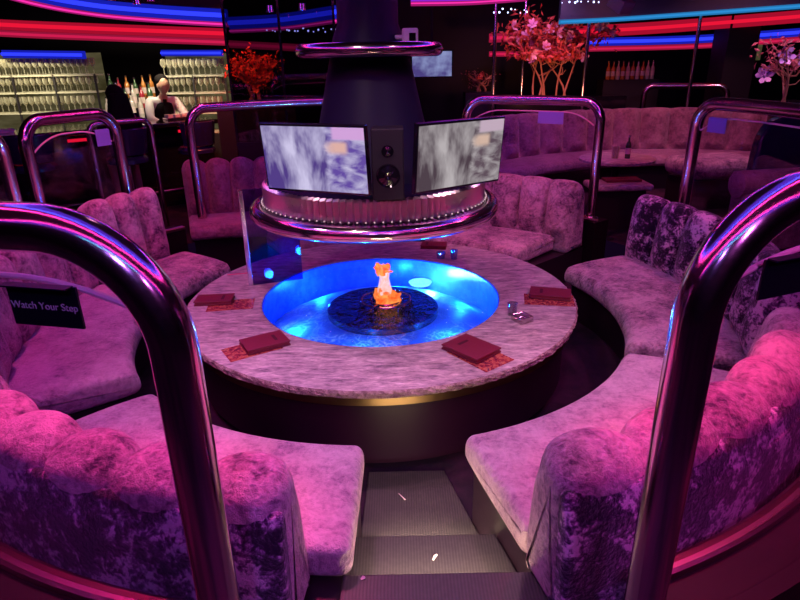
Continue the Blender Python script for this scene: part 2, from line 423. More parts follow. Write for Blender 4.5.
def sofa(a0, a1, chan, label, c=(CX, CY), r_in=1.5, zoff=0., top=.88, mats=('velvet_seat', 'velvet_back_shaded'), back_ext=(0, 0), split=True, rjoin=2.07, group='curved velvet sofas around the fire table', name='curved_sofa', deep=.075, pw=.4, seat_ext=(0, 0), crest=.65, outer=False):
    global sgn
    rot = R((a0 + a1) / 2)
    e = empty(name, (c[0] + 1.9 * math.cos(rot), c[1] + 1.9 * math.sin(rot), zoff), label, 'sofa', group)
    inv = Matrix.Translation(-Vector(e.location))
    def fin(mb, nm, mat, par=e, **kw):
        mb.v = [tuple(inv @ Vector(v)) for v in mb.v]; return mb.build(nm, mat, par, **kw)
    # seat cushion
    j = rjoin
    pr = [(r_in, zoff + .30), (r_in - .012, zoff + .36), (r_in + .01, zoff + .405), (r_in + .05, zoff + .422), (r_in + .20, zoff + .432), (j - .15, zoff + .43), (j, zoff + .42), (j + .015, zoff + .36), (j, zoff + .29), (j - .1, zoff + .28), (r_in + .1, zoff + .28)]
    pr = [tuple(x) for x in rounded(pr, 4)]
    sgn = 1 if area(pr) > 0 else -1
    mb = MB(); sweep(mb, pr, a0 + seat_ext[0], a1 + seat_ext[1], c, .045); fin(mb, 'seat_cushion', mats[0], angle=60)
    # plinth
    mb = MB(); mb.lathe([(r_in + .07, 0), (r_in + .07, zoff + .275), (j + .30, zoff + .275), (j + .30, 0)], int((a1 - a0) / 2), (c[0], c[1], 0), a0 + .8, a1 - .8, True); fin(mb, 'plinth', 'base_dark')
    # channelled backrest
    t = top
    pb = [(j + .02, zoff + .285), (j - .0, zoff + .45), (j + .01, zoff + .6), (j + .03, zoff + t - .12), (j + .06, zoff + t - .03), (j + .12, zoff + t), (j + .19, zoff + t - .03), (j + .235, zoff + t - .10), (j + .25, zoff + .62), (j + .26, zoff + .45), (j + .26, zoff + .30), (j + .2, zoff + .28), (j + .1, zoff + .28)]
    pb = [tuple(x) for x in rounded(pb, 5)]
    sgn = 1 if area(pb) > 0 else -1
    def mod(i, r, z, ch):
        w = max(0, min(1, (z - zoff - .40) / .1))
        front = max(0, min(1, (j + .21 - r) / .10)) * w
        topw = max(0, min(1, (z - zoff - (t - .16)) / .08))
        g = (ch - .55)
        return (-deep * g * front, crest * deep * g * topw)
    mb = MB(); sweep(mb, pb, a0 + back_ext[0], a1 + back_ext[1], c, .06, .28, chan, mod, pw); fin(mb, 'backrest', mats[1], angle=60)
    if outer:  # outer upholstery in the darker velvet, painting the shade behind the lit crest
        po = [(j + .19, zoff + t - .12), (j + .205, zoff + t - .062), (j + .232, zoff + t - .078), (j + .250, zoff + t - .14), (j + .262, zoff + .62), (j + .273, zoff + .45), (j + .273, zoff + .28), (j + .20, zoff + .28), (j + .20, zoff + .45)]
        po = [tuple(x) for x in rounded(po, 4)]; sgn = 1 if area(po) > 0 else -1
        mb = MB(); sweep(mb, po, a0 + back_ext[0] + .1, a1 + back_ext[1] - .1, c, .02); fin(mb, 'outer_panel', 'velvet_back_shaded', angle=60)
    return e
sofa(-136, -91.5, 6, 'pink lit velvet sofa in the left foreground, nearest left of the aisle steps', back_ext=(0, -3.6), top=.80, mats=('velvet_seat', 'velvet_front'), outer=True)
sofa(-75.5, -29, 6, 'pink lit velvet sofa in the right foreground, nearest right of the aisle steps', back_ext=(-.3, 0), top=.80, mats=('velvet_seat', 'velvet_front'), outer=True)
sofa(-25.5, 26, 7, 'curved velvet sofa on the right side of the fire table behind the foreground sofa', deep=.10, pw=.5, crest=.5, mats=('velvet_front', 'velvet_back_shaded'))
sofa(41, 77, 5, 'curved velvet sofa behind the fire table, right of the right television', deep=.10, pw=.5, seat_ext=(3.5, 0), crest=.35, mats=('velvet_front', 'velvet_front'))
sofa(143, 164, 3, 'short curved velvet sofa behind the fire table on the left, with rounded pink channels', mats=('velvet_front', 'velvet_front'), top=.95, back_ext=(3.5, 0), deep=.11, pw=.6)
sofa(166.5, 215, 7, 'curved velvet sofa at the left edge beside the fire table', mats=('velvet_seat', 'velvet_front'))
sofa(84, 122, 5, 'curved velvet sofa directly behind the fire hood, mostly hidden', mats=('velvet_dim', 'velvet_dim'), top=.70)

# far sofa behind the left aisle and the big banquette at the back right
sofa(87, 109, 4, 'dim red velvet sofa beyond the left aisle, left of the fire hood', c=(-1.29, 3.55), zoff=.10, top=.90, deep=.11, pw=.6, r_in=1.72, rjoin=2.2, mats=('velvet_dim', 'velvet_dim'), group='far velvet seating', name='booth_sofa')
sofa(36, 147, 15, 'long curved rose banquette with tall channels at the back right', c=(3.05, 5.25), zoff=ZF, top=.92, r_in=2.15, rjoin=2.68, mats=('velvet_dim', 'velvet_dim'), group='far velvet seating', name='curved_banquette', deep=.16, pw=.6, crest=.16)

# ---------------------------------------------------------------- rails and glass
def rail(a0, a1, z, r, label, rad=.045, bend=.17, mat='brass', z0=.50, c=(CX, CY), seg=2.0, group='tube rails around the lounge'):
    e = empty('tube_rail', (c[0] + r * math.cos(R((a0 + a1) / 2)), c[1] + r * math.sin(R((a0 + a1) / 2)), z0), label, 'railing', group)
    o = Vector(e.location)
    P = lambda a, zz: Vector((c[0] + r * math.cos(a), c[1] + r * math.sin(a), zz)) - o
    pts = []
    b = bend / r; A0, A1 = R(a0), R(a1)
    for k in range(8): pts.append(P(A0, z0 + (z - bend - z0) * k / 8))
    for k in range(13):
        f = PI / 2 * k / 12; pts.append(P(A0 + b * (1 - math.cos(f)), z - bend + bend * math.sin(f)))
    N = max(4, int((a1 - a0) / seg))
    for k in range(1, N): pts.append(P(A0 + b + (A1 - A0 - 2 * b) * k / N, z))
    for k in range(13):
        f = PI / 2 * (1 - k / 12); pts.append(P(A1 - b * (1 - math.cos(f)), z - bend + bend * math.sin(f)))
    for k in range(7, -1, -1): pts.append(P(A1, z0 + (z - bend - z0) * k / 8))
    MB().tube(pts, rad, 28).build('tube', mat, e, angle=60)
    for a in (A0, A1):
        p = P(a, 0) + Vector((0, 0, z0 + o.z * 0))
        p.z = 0
        MB().lathe([(rad + .002, .0), (rad + .03, .0), (rad + .03, .008), (rad + .012, .02), (rad + .002, .02)], 24, p, closed=True).build('flange', mat, e)
    return e
def glass(par, a0, a1, z, r, drop=.10, z0=.505, c=(CX, CY)):
    """curved pane whose top corners sweep down to the posts"""
    N = 28; vs = []; top = []
    for i in range(N + 1):
        a = R(a0 + (a1 - a0) * i / N); s = min(i, N - i) / N * R(a1 - a0) * r
        zt = z - drop * max(0, 1 - s / .28) ** 2
        top.append((a, zt))
        for rr in (r - .005, r + .005):
            for zz in (z0, zt): vs.append((c[0] + rr * math.cos(a), c[1] + rr * math.sin(a), zz))
    fs = []
    for i in range(N):
        q = 4 * i; w = q + 4
        fs += [(q, w, w + 1, q + 1), (q + 2, q + 3, w + 3, w + 2), (q + 1, w + 1, w + 3, q + 3), (q, q + 2, w + 2, w)]
    fs += [(0, 1, 3, 2), (4 * N, 4 * N + 2, 4 * N + 3, 4 * N + 1)]
    q0 = Vector(par.location)
    o = MB().add([Vector(v) - q0 for v in vs], fs).build('glass_panel', 'glass', par)
    MB().tube([Vector((c[0] + r * math.cos(a), c[1] + r * math.sin(a), zt + .004)) - q0 for a, zt in top], .0065, 8).build('edge_lit_line', 'glass_edge_lit', o)
    return o
FR_R = 2.56
RL = []
RL.append(rail(-139, -97.0, 1.605, FR_R, 'thick brass tube rail arching across the left foreground', .046, .235))
RL.append(rail(-74.3, -33, 1.625, FR_R + .03, 'thick brass tube rail arching across the right foreground', .046, .24))
RL.append(rail(-22, 23.5, 1.535, 2.55, 'brass tube rail behind the right side sofa', .045))
RL.append(rail(43.2, 72, 1.50, 2.56, 'brass tube rail above the sofa right of the televisions', .042))
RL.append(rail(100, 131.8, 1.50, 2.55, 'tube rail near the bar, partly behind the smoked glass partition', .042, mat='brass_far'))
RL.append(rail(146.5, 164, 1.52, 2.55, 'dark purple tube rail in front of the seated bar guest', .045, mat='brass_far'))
RL.append(rail(168.5, 212, 1.50, 2.55, 'brass tube rail cut off by the left edge of the view', .045))
glass(RL[0], -138, -98.0, 1.495, FR_R - .02, .07)
glass(RL[1], -73.3, -34.2, 1.50, FR_R + .01, .07)
glass(RL[2], -20.8, 22.4, 1.44, 2.55)
glass(RL[3], 44.5, 70.8, 1.40, 2.56)
glass(RL[5], 147.7, 162.8, 1.40, 2.55)
glass(RL[6], 169.7, 210.8, 1.40, 2.55)

def text_mesh(txt, size, name, mat, parent, loc, rot):
    cu = bpy.data.curves.new(name, 'FONT'); cu.body = txt; cu.size = size; cu.align_x = 'CENTER'; cu.align_y = 'CENTER'; cu.extrude = .0006
    tmp = bpy.data.objects.new('tmp_text', cu); COL.objects.link(tmp)
    dg = bpy.context.evaluated_depsgraph_get(); me = bpy.data.meshes.new_from_object(tmp.evaluated_get(dg))
    bpy.data.objects.remove(tmp)
    o = bpy.data.objects.new(name, me); COL.objects.link(o); me.materials.clear(); me.materials.append(M[mat]); o.parent = parent
    o.location = loc; o.rotation_euler = rot; return o
def hang_sign(a, r, ztop, w, h, mat, label, txt=None):
    p = pol(r, a, 0)
    e = empty('hanging_sign', (p.x, p.y, ztop - h), label, 'sign', rz=R(a + 90))
    MB().box((0, 0, h / 2), (w, .005, h)).build('plaque', mat, e, smooth=False)
    MB().box((0, -.012, h + .002), (w * .94, .022, .003)).build('hook', mat, e, smooth=False)
    if txt: text_mesh(txt, .021, 'lettering', 'text_grey', e, (0, -.0035, h * .50), (PI / 2, 0, 0))
    return e
M['text_grey'] = plain('text_grey', (.45, .42, .5), .5)
M['sign_violet'] = plain('sign_violet', (.30, .22, .75), .45)
M['sign_black'] = plain('sign_black', (.004, .003, .01), .3)
hang_sign(-102.7, FR_R + .0, 1.492, .155, .085, 'sign_black', 'black sign reading Watch Your Step on the left foreground glass', 'Watch Your Step')
hang_sign(-69.2, FR_R + .03, 1.497, .17, .085, 'sign_black', 'blank black sign on the glass at the right edge of the view')
hang_sign(53.5, 2.535, 1.40, .24, .10, 'sign_violet', 'small violet sign on the glass right of the televisions')
hang_sign(19.0, 2.53, 1.44, .16, .10, 'sign_violet', 'small violet sign on the glass behind the right side sofa')
hang_sign(149.5, 2.53, 1.40, .12, .12, 'sign_violet', 'small dim violet sign on the glass under the purple rail')

# ---------------------------------------------------------------- fire table
TR, TZ, PR = 1.212, .48, .745
WZ = .42
tb = empty('fire_table', (CX, CY, 0), 'large round stone fire table with blue water pool and flame in the middle', 'table')
NTB = 180; vs = []; fs = []
prof = [(PR, TZ - .055), (PR, TZ - .006), (PR + .008, TZ), (TR - .012, TZ)]
MB().lathe(prof, NTB).build('stone_top', 'stone', tb)
# chiselled outer edge
vs = []; K = 6
for i in range(360):
    a = R(i)
    for k in range(K):
        t = k / (K - 1)
        rr = TR - .012 + (0 if k in (0,) else .011 * rnd.random() + .003) - (.012 if k == K - 1 else 0)
        vs.append((rr * math.cos(a), rr * math.sin(a), TZ - .042 * t))
fs = [(i * K + k, ((i + 1) % 360) * K + k, ((i + 1) % 360) * K + k + 1, i * K + k + 1) for i in range(360) for k in range(K - 1)]
MB().add(vs, fs).build('chiselled_edge', 'stone_edge', tb, smooth=False)
MB().lathe([(PR, TZ - .055), (TR - .07, TZ - .056), (TR - .07, TZ - .08), (TR - .04, TZ - .09)], 96).build('underside', 'black_matte', tb)
MB().lathe([(TR - .03, TZ - .042), (TR - .022, TZ - .048), (TR - .022, TZ - .085), (TR - .04, TZ - .092)], 120).build('brass_band', 'gold', tb)
MB().lathe([(TR - .07, TZ - .11), (TR - .07, .06), (TR - .12, .05), (TR - .12, .002)], 96).build('drum', 'magenta_lacquer', tb)
MB().lathe([(PR + .001, TZ - .003), (PR - .006, TZ - .01), (PR - .010, .16)], 120).build('pool_wall', 'pool_wall', tb)
MB().lathe([(PR - .008, .24), (.60, .31), (.36, WZ - .045), (.001, WZ - .05)], 96).build('pool_floor', 'pool_floor', tb)
MB().lathe([(.0, WZ - .012), (.30, WZ - .010), (.345, WZ - .004), (.352, WZ - .01), (.352, WZ - .05)], 96, (.01, -.035, 0)).build('fire_bowl', 'black_gloss', tb)
MB().lathe([(PR - .008, WZ), (.02, WZ), (.001, WZ)], 96).build('water', 'water', tb)
# burner rings
bx, by = .03, -.02
for rr, zz, tr in ((.155, .035, .007), (.095, .030, .007)):
    MB().tube([(bx + rr * math.cos(2 * PI * k / 40), by + rr * math.sin(2 * PI * k / 40), WZ + zz) for k in range(41)], tr, 8).build('burner_ring', 'brass', tb)
for k in range(6):
    a = 2 * PI * k / 6; lm = MB(); lm.tube([(bx + .095 * math.cos(a), by + .095 * math.sin(a), WZ + .030), (bx + .155 * math.cos(a), by + .155 * math.sin(a), WZ + .035)], .004, 6)
    lm.build('burner_spoke', 'brass', tb)
    MB().tube([(bx + .155 * math.cos(a), by + .155 * math.sin(a), WZ - .01), (bx + .155 * math.cos(a), by + .155 * math.sin(a), WZ + .035)], .004, 6).build('burner_leg', 'brass', tb)
# bubbling water over the burner
def blob(mb, c, r, sq=(1, 1, 1), seed=0, n=20, m_=12, amp=.2):
    q = random.Random(seed); ph = [q.uniform(0, 6.28) for _ in range(6)]
    vs = [(c[0], c[1], c[2] - r * sq[2])]
    for i in range(1, m_):
        th = PI * i / m_
        for k in range(n):
            f = 2 * PI * k / n
            d = 1 + amp * (math.sin(3 * f + 5 * th + ph[0]) * .5 + math.sin(5 * f - 4 * th + ph[1]) * .35 + math.sin(2 * f + 9 * th + ph[2]) * .35)
            vs.append((c[0] + r * sq[0] * d * math.sin(th) * math.cos(f), c[1] + r * sq[1] * d * math.sin(th) * math.sin(f), c[2] - r * sq[2] * d * math.cos(th)))
    vs.append((c[0], c[1], c[2] + r * sq[2]))
    fs = [(0, 1 + (k + 1) % n, 1 + k) for k in range(n)]
    for i in range(m_ - 2):
        for k in range(n): fs.append((1 + i * n + k, 1 + i * n + (k + 1) % n, 1 + (i + 1) * n + (k + 1) % n, 1 + (i + 1) * n + k))
    L = len(vs) - 1
    fs += [(L, 1 + (m_ - 2) * n + k, 1 + (m_ - 2) * n + (k + 1) % n) for k in range(n)]
    return mb.add(vs, fs)
mb = MB(); q = random.Random(5)
for k in range(60):
    a = q.uniform(0, 2 * PI); rr = q.uniform(.03, .17)
    blob(mb, (bx + rr * math.cos(a), by + rr * math.sin(a), WZ + .002), q.uniform(.006, .015), (1, 1, .6), k, 10, 6, .2)
b = mb.build('bubbling_water', 'clear', tb); stuff(b)
# underwater lamp
MB().lathe([(.0, 0), (.075, 0), (.085, .015), (.0, .02)], 20, (.27, .55, .34)).build('underwater_lamp', M['pool_lamp'], tb)
fl = empty('flame', (CX + bx + .0, CY + by - .03, WZ + .005), 'orange flame rising from the water in the middle of the fire table', 'flame')
mb = MB()
blob(mb, (-.01, -.005, .065), .06, (1.0, .8, 1.0), 3, 24, 16, .28)
blob(mb, (.045, .0, .045), .045, (1.1, .9, 1.0), 9, 24, 16, .3)
mb.build('flame_base', 'flame_low', fl)
mb = MB()
vs = []; n = 18
prof = [(.045, .08), (.046, .11), (.036, .15), (.030, .18), (.034, .21), (.028, .225)]
mb.lathe(prof, n, (-.005, 0, 0)); mb.build('flame_core', 'flame_mid', fl)
mb = MB(); blob(mb, (-.012, 0, .235), .040, (1.25, .9, .9), 4, 24, 16, .3); blob(mb, (-.045, 0, .262), .016, (1, .8, 1.4), 14, 12, 10, .3); blob(mb, (.02, 0, .262), .014, (1, .8, 1.2), 19, 12, 10, .3)
mb.build('flame_tip', 'flame_low', fl)

# menus and small things on the table
def menu(px, py, rz, label, under=True, second=False, size=(.20, .28)):
    p = atz(px, py, TZ)
    e = empty('drinks_menu', (p.x, p.y, TZ), label, 'menu', 'menus on the fire table', rz=rz)
    z = .001
    MB().box((0, 0, z + .004), (size[0], size[1], .008)).build('back_cover', 'menu', e, smooth=False, bevel=.002)
    MB().box((0, 0, z + .014), (size[0] - .012, size[1] - .012, .011)).build('pages', 'paper_red', e, smooth=False)
    MB().box((0, 0, z + .0235), (size[0], size[1], .007)).build('front_cover', 'menu', e, smooth=False, bevel=.002)
    MB().box((.0, .055, z + .0275), (.07, .018, .0008)).build('emboss', 'emboss', e, smooth=False)
    return e
M['paper_red'] = plain('paper_red', (.30, .05, .06), .6)
M['emboss'] = plain('emboss', (.07, .008, .02), .5)
def card_mat():
    t = NT('flyer'); c = t.coord(); n = t.noise(c, 26, 5, .6, 2.)
    t.bsdf(Base_Color=t.ramp(n, [(.40, (.14, .015, .05)), (.5, (.38, .05, .06)), (.6, (.62, .22, .12)), (.7, (.08, .02, .10))]), Roughness=.25); return t.m
M['flyer'] = card_mat()
def flyer(px, py, rz, label, size=(.22, .30)):
    p = atz(px, py, TZ)
    e = MB().box((0, 0, .0008), (size[0], size[1], .001)).build('printed_flyer', 'flyer', smooth=False)
    e.location = (p.x, p.y, TZ); e.rotation_euler = (0, 0, rz); tag(e, label, 'flyer', 'flyers under the menus')
flyer(252, 349, R(-58), 'printed red flyer under the menu at the left front of the fire table', (.17, .28))
flyer(231, 305, R(-82), 'printed red flyer under the menu at the far left of the fire table', (.17, .28))
flyer(480, 356, R(38), 'printed orange flyer under the menu at the right front of the fire table', (.20, .28))
flyer(549, 300, R(80), 'printed orange flyer under the menu at the right end of the fire table', (.18, .30))
menu(265, 345, R(-60), 'dark red menu folder at the left front of the fire table', size=(.16, .23)).location.z += .002
menu(215, 302, R(-86), 'dark red menu folder at the far left of the fire table beside the rail post', size=(.13, .23)).location.z += .002
menu(471, 351, R(42), 'dark red menu folder at the right front of the fire table', size=(.19, .24)).location.z += .002
menu(550, 296, R(74), 'dark red menu folder at the right end of the fire table', size=(.15, .25)).location.z += .002
menu(434, 247, R(80), 'dark menu folder at the back of the fire table beside blue glass cups', size=(.13, .20))
def cup(px, py, label, mat='clear', r=.03, h=.07, name='glass_cup'):
    p = atz(px, py, TZ)
    e = MB().lathe([(.001, 0), (r * .85, 0), (r, h), (r - .004, h), (r * .85 - .004, .008), (.001, .008)], 24).build(name, mat); e.location = (p.x, p.y, TZ + .001)
    return tag(e, label, 'cup', 'small glasses on the fire table')
M['clear_blue'] = thin_glass('cup_glass_blue', (.45, .55, .95), .25, .08)
cup(441, 258, 'small blue glass cup beside the back menu, the left one', 'clear_blue', .035, .045)
cup(454, 259, 'small blue glass cup beside the back menu, the right one', 'clear_blue', .028, .07)
cup(512, 315, 'small clear glass votive cup beside the square glass dish', 'clear', .03, .075)
p = atz(520, 321, TZ)
def dish():
    mb = MB(); a, b_, h = .045, .036, .035
    for (s0, s1, z0, z1) in ((a, a, 0, h),):
        vs = [(x * s0, y * s0, z0) for x, y in ((-1, -1), (1, -1), (1, 1), (-1, 1))] + [(x * s1, y * s1, h) for x, y in ((-1, -1), (1, -1), (1, 1), (-1, 1))]
        vs += [(x * b_, y * b_, h) for x, y in ((-1, -1), (1, -1), (1, 1), (-1, 1))] + [(x * b_ * .8, y * b_ * .8, .01) for x, y in ((-1, -1), (1, -1), (1, 1), (-1, 1))]
        fs = [(0, 1, 2, 3), (8, 9, 10, 11)[::-1] if False else (12, 13, 14, 15)]
        for k in range(4):
            l = (k + 1) % 4; fs += [(k, l, 4 + l, 4 + k), (4 + k, 4 + l, 8 + l, 8 + k), (8 + k, 8 + l, 12 + l, 12 + k)]
        mb.add(vs, fs)
    return mb
M['dish_glass'] = thin_glass('dish_glass', (.8, .7, .75), .30, .15)
o = dish().build('glass_ashtray', 'dish_glass', smooth=False, bevel=.003); o.location = (p.x + .012, p.y, TZ + .001); o.rotation_euler = (0, 0, .5)
tag(o, 'square clear glass ashtray on the right side of the fire table', 'ashtray')
p = atz(242, 274, TZ)
M['straw'] = plain('straw', (.8, .12, .25), .35)
o = MB().tube([(-.10, 0, .004), (.10, 0, .004)], .004, 8).build('drinking_straw', 'straw'); o.location = (p.x, p.y, TZ); o.rotation_euler = (0, 0, .25)
tag(o, 'red drinking straw lying on the back left of the fire table', 'straw')
for px, py, z, rz, ln, lb in ((402, 497, .013, 2.2, .05, 'on the aisle mat below the steps'), (435, 558, .151, .9, .03, 'on the lower aisle step'), (363, 579, .302, .2, .015, 'on the upper aisle step at the left')):
    p = atz(px, py, z); o = MB().add([(-ln / 2, -.004, 0), (ln / 2, -.002, .002), (ln / 2, .003, .006), (0, .006, .008), (-ln / 2, .003, .001)], [(0, 1, 2, 3, 4)]).build('paper_scrap', 'paper', smooth=False)
    sm = o.modifiers.new('thickness', 'SOLIDIFY'); sm.thickness = .001
    o.location = (p.x, p.y, z + .001); o.rotation_euler = (0, 0, rz); tag(o, 'tiny pale paper scrap ' + lb, 'litter')

p = atz(221, 262, .0)
e = empty('aisle_lamp', (p.x, p.y + .05, .001), 'small brass floor lamp glowing in the left rear aisle beside the fire table', 'lamp')
MB().lathe([(.001, .0), (.07, .0), (.075, .02), (.06, .09), (.05, .16), (.055, .17), (.001, .17)], 24).build('body', 'cap_gold', e)
MB().lathe([(.001, .178), (.045, .176), (.05, .171)], 20).build('lens', 'spot_lens', e)
# ---------------------------------------------------------------- fire hood, televisions, speaker
hd = empty('fire_hood', (CX - .0, CY, 1.05), 'tall dark funnel fire hood with brass rims hanging over the fire table', 'fire hood')
hz = 1.05
cyl = MB().lathe([(.165, 3.2 - hz), (.165, 2.05 - hz), (.19, 1.99 - hz), (.215, 1.90 - hz)], 64, (-.025, 0, 0)); cyl.build('flue', 'hood', hd)
MB().lathe([(.215, 1.90 - hz), (.23, 1.84 - hz), (.31, 1.50 - hz), (.40, 1.25 - hz), (.62, 1.228 - hz)], 72, (-.02, 0, 0)).build('funnel', 'hood', hd)
cr = .368
MB().lathe([(.20, 1.90 - hz), (.20, 1.94 - hz), (cr - .02, 1.945 - hz), (cr - .02, 1.895 - hz)], 72, (-.02, 0, 0), closed=True).build('collar', 'black_gloss', hd)
MB().tube([(-.02 + cr * math.cos(2 * PI * k / 72), cr * math.sin(2 * PI * k / 72), 1.92 - hz) for k in range(73)], .036, 14, cap=False).build('collar_rim', 'brass_far', hd)
# lower fluted band
NB = 110; vs = []
for i in range(NB * 2):
    a = PI * i / NB; rr = .640 + (.013 if i % 2 else -.011)
    for zz, dr in ((1.232, -.012), (1.22, 0), (1.118, .0), (1.106, -.008)): vs.append(((rr + dr) * math.cos(a) - .02, (rr + dr) * math.sin(a), zz - hz))
fs = [(i * 4 + k, ((i + 1) % (2 * NB)) * 4 + k, ((i + 1) % (2 * NB)) * 4 + k + 1, i * 4 + k + 1) for i in range(2 * NB) for k in range(3)]
M['fluted'] = metal('fluted', (.75, .60, .66), .28)
MB().add(vs, fs).build('fluted_band', 'fluted', hd, smooth=False)
MB().lathe([(.62, 1.112 - hz), (.685, 1.105 - hz), (.685, 1.08 - hz), (.62, 1.08 - hz)], 96, (-.02, 0, 0), closed=True).build('ledge', 'black_gloss', hd)
MB().tube([(-.02 + .695 * math.cos(2 * PI * k / 96), .695 * math.sin(2 * PI * k / 96), 1.068 - hz) for k in range(97)], .044, 16, cap=False).build('lower_rim', 'brass', hd)
MB().lathe([(.66, 1.05 - hz), (.63, 1.02 - hz), (.55, 1.12 - hz), (.30, 1.3 - hz)], 72, (-.02, 0, 0)).build('inner_cone', 'hood', hd)
bulb = None
for k in range(96):
    a = 2 * PI * (k + .5) / 96
    if bulb is None:
        bm_ = MB(); blob(bm_, (0, 0, 0), .0045, (1, 1, 1), 1, 8, 6, 0); bulb = bm_.build('bulb', 'bulb_glow', hd); o = bulb
    else:
        o = bulb.copy(); COL.objects.link(o); o.parent = hd
    o.location = (.662 * math.cos(a) - .02, .662 * math.sin(a), 1.122 - hz)
# blue side support of the hood, standing on the table behind left
M['blue_panel'] = plain('blue_panel', (.022, .004, .018), .4, spec=.2)
sp0 = atz(251, 285, TZ)
e = empty('hood_support', (sp0.x, sp0.y, TZ + .001), 'dark blue lacquered support panel holding the fire hood at the back left', 'support')
MB().box((.17, .06, .32), (.34, .03, .64), R(18)).build('panel', 'violet_glass', e, smooth=False)
MB().box((.0, .0, .32), (.03, .05, .64), R(18)).build('edge_post', 'chrome', e, smooth=False, bevel=.004)

def tv(pl, pr_, zb, zt, tilt, smat, label):
    w = (pr_ - pl).length; h = zt - zb
    c = (pl + pr_) / 2; rz = math.atan2(pr_.y - pl.y, pr_.x - pl.x)
    e = empty('television', (c.x, c.y, zb - .02), label, 'television', 'televisions on the fire hood', rz=rz)
    e.rotation_euler = (tilt, 0, rz)
    bz = .007
    MB().box((0, .018, h / 2 + .02), (w + 2 * bz, .03, h + 2 * bz + .008)).build('housing', 'black_gloss', e, smooth=False, bevel=.004)
    me = MB().add([(-w / 2, .0015, .02), (w / 2, .0015, .02), (w / 2, .0015, .02 + h), (-w / 2, .0015, .02 + h), (-w / 2, .004, .02), (w / 2, .004, .02), (w / 2, .004, .02 + h), (-w / 2, .004, .02 + h)], [(0, 1, 2, 3), (4, 7, 6, 5), (0, 4, 5, 1), (1, 5, 6, 2), (2, 6, 7, 3), (3, 7, 4, 0)])
    s = me.build('screen', smat, e, smooth=False)
    uv = s.data.uv_layers.new(name='UVMap')
    for lp in s.data.loops:
        v = s.data.vertices[lp.vertex_index].co; uv.data[lp.index].uv = ((v.x + w / 2) / w, (v.z - .02) / h)
    MB().box((0, .06, h / 2 + .02), (w * .45, .055, h * .5)).build('rear_case', 'black_matte', e, smooth=False, bevel=.01)
    MB().tube([(0, .08, h / 2 + .02), (0, .20, h / 2 + .02)], .02, 10).build('mount_arm', 'black_matte', e)
    return e
tv(Vector((-.625, 2.92, 0)), Vector((-.135, 2.72, 0)), 1.305, 1.60, R(5), 'screen_violet', 'left television on the fire hood showing a violet waterfall')
tv(Vector((.085, 2.735, 0)), Vector((.505, 3.02, 0)), 1.305, 1.60, R(5), 'screen_grey', 'right television on the fire hood showing a grey waterfall')
sp = empty('loudspeaker', (-.045, 2.96, 1.235), 'black two way loudspeaker between the two televisions', 'loudspeaker')
MB().box((0, 0, .17), (.155, .14, .34)).build('cabinet', 'black_matte', sp, smooth=False, bevel=.008)
def disc(c, r, mat, nm, par):
    mb = MB().lathe([(.001, .012), (r * .3, .016), (r * .35, .008), (r * .85, .002), (r, .008), (r * 1.05, .0)], 28)
    o = mb.build(nm, mat, par); o.location = c; o.rotation_euler = (PI / 2, 0, 0); return o
disc((0, -.071, .12), .055, 'black_gloss', 'woofer', sp); disc((0, -.071, .235), .028, 'black_gloss', 'tweeter', sp)
# small white box camera on the collar
p = at(410, 37, 3.45)
e = empty('security_camera', (p.x, p.y, p.z - .045), 'small white box camera at the top right of the fire hood collar', 'camera')
MB().box((0, 0, .045), (.085, .07, .085)).build('body', 'white', e, smooth=False, bevel=.01)
o = MB().box((.012, -.037, .045), (.035, .006, .038)).build('lens', 'black_gloss', e, smooth=False, bevel=.002)
MB().tube([(-.04, 0, .045), (-.19, .02, .045)], .012, 10).build('bracket', 'white', e)

# ---------------------------------------------------------------- neon coves and ceiling work
def fascia(pts, h, layers, label, depth=.10, name='neon_cove', group='neon coves'):
    """curved soffit fascia; layers = (name, material, z from top as fraction)"""
    pts = [Vector(p) for p in pts]
    sm = []
    for i in range(len(pts) - 1):
        p0 = pts[max(i - 1, 0)]; p1 = pts[i]; p2 = pts[i + 1]; p3 = pts[min(i + 2, len(pts) - 1)]
        for j in range(8):
            t = j / 8; sm.append(.5 * ((2 * p1) + (p2 - p0) * t + (2 * p0 - 5 * p1 + 4 * p2 - p3) * t * t + (3 * p1 - p0 - 3 * p2 + p3) * t ** 3))
    sm.append(pts[-1]); c = sm[len(sm) // 2].copy()
    e = empty(name, c, label, 'neon light', group)
    for nm, mat, z0, z1, dy in layers:
        vs = []
        for p in sm:
            q = p - c
            for yy in (dy, dy + depth):
                for zz in (h * (.5 - z0), h * (.5 - z1)): vs.append((q.x, q.y + yy, q.z + zz))
        fs = []
        for i in range(len(sm) - 1):
            a = 4 * i; b_ = a + 4
            fs += [(a, b_, b_ + 1, a + 1), (a + 2, a + 3, b_ + 3, b_ + 2), (a, a + 2, b_ + 2, b_), (a + 1, b_ + 1, b_ + 3, a + 3)]
        l = 4 * (len(sm) - 1); fs += [(0, 1, 3, 2), (l, l + 2, l + 3, l + 1)]
        if nm == 'soffit': MB().add(vs, fs).build(nm, mat, e); continue
        MB().add(vs, fs).build(nm.replace('tube', 'glow_band'), mat + '_soft', e)  # band glows by itself, in place of tube light falling on the fascia
        zt_ = h * (.5 - (z0 + z1) / 2)
        MB().tube([(p - c) + Vector((0, dy - .012, zt_)) for p in sm], min(.022, h * (z1 - z0) * .2), 8).build(nm, mat, e)
    return e
def line(pp, y): return [at(px, py, yy) for (px, py), yy in zip(pp, y if isinstance(y, (list, tuple)) else [y] * len(pp))]
body = ('soffit', 'black_matte', -1.2, -.02, -.03)
fascia(line([(-60, -30), (30, -4), (95, 8), (160, 14), (226, 18)], [6.2, 6.6, 6.9, 7.0, 7.0]), .17, [('blue_tube', 'neon_blue', 0, .72, 0), ('pink_tube', 'neon_pink', .74, 1., .0), body], 'long blue and pink neon cove curving over the bar at top left')
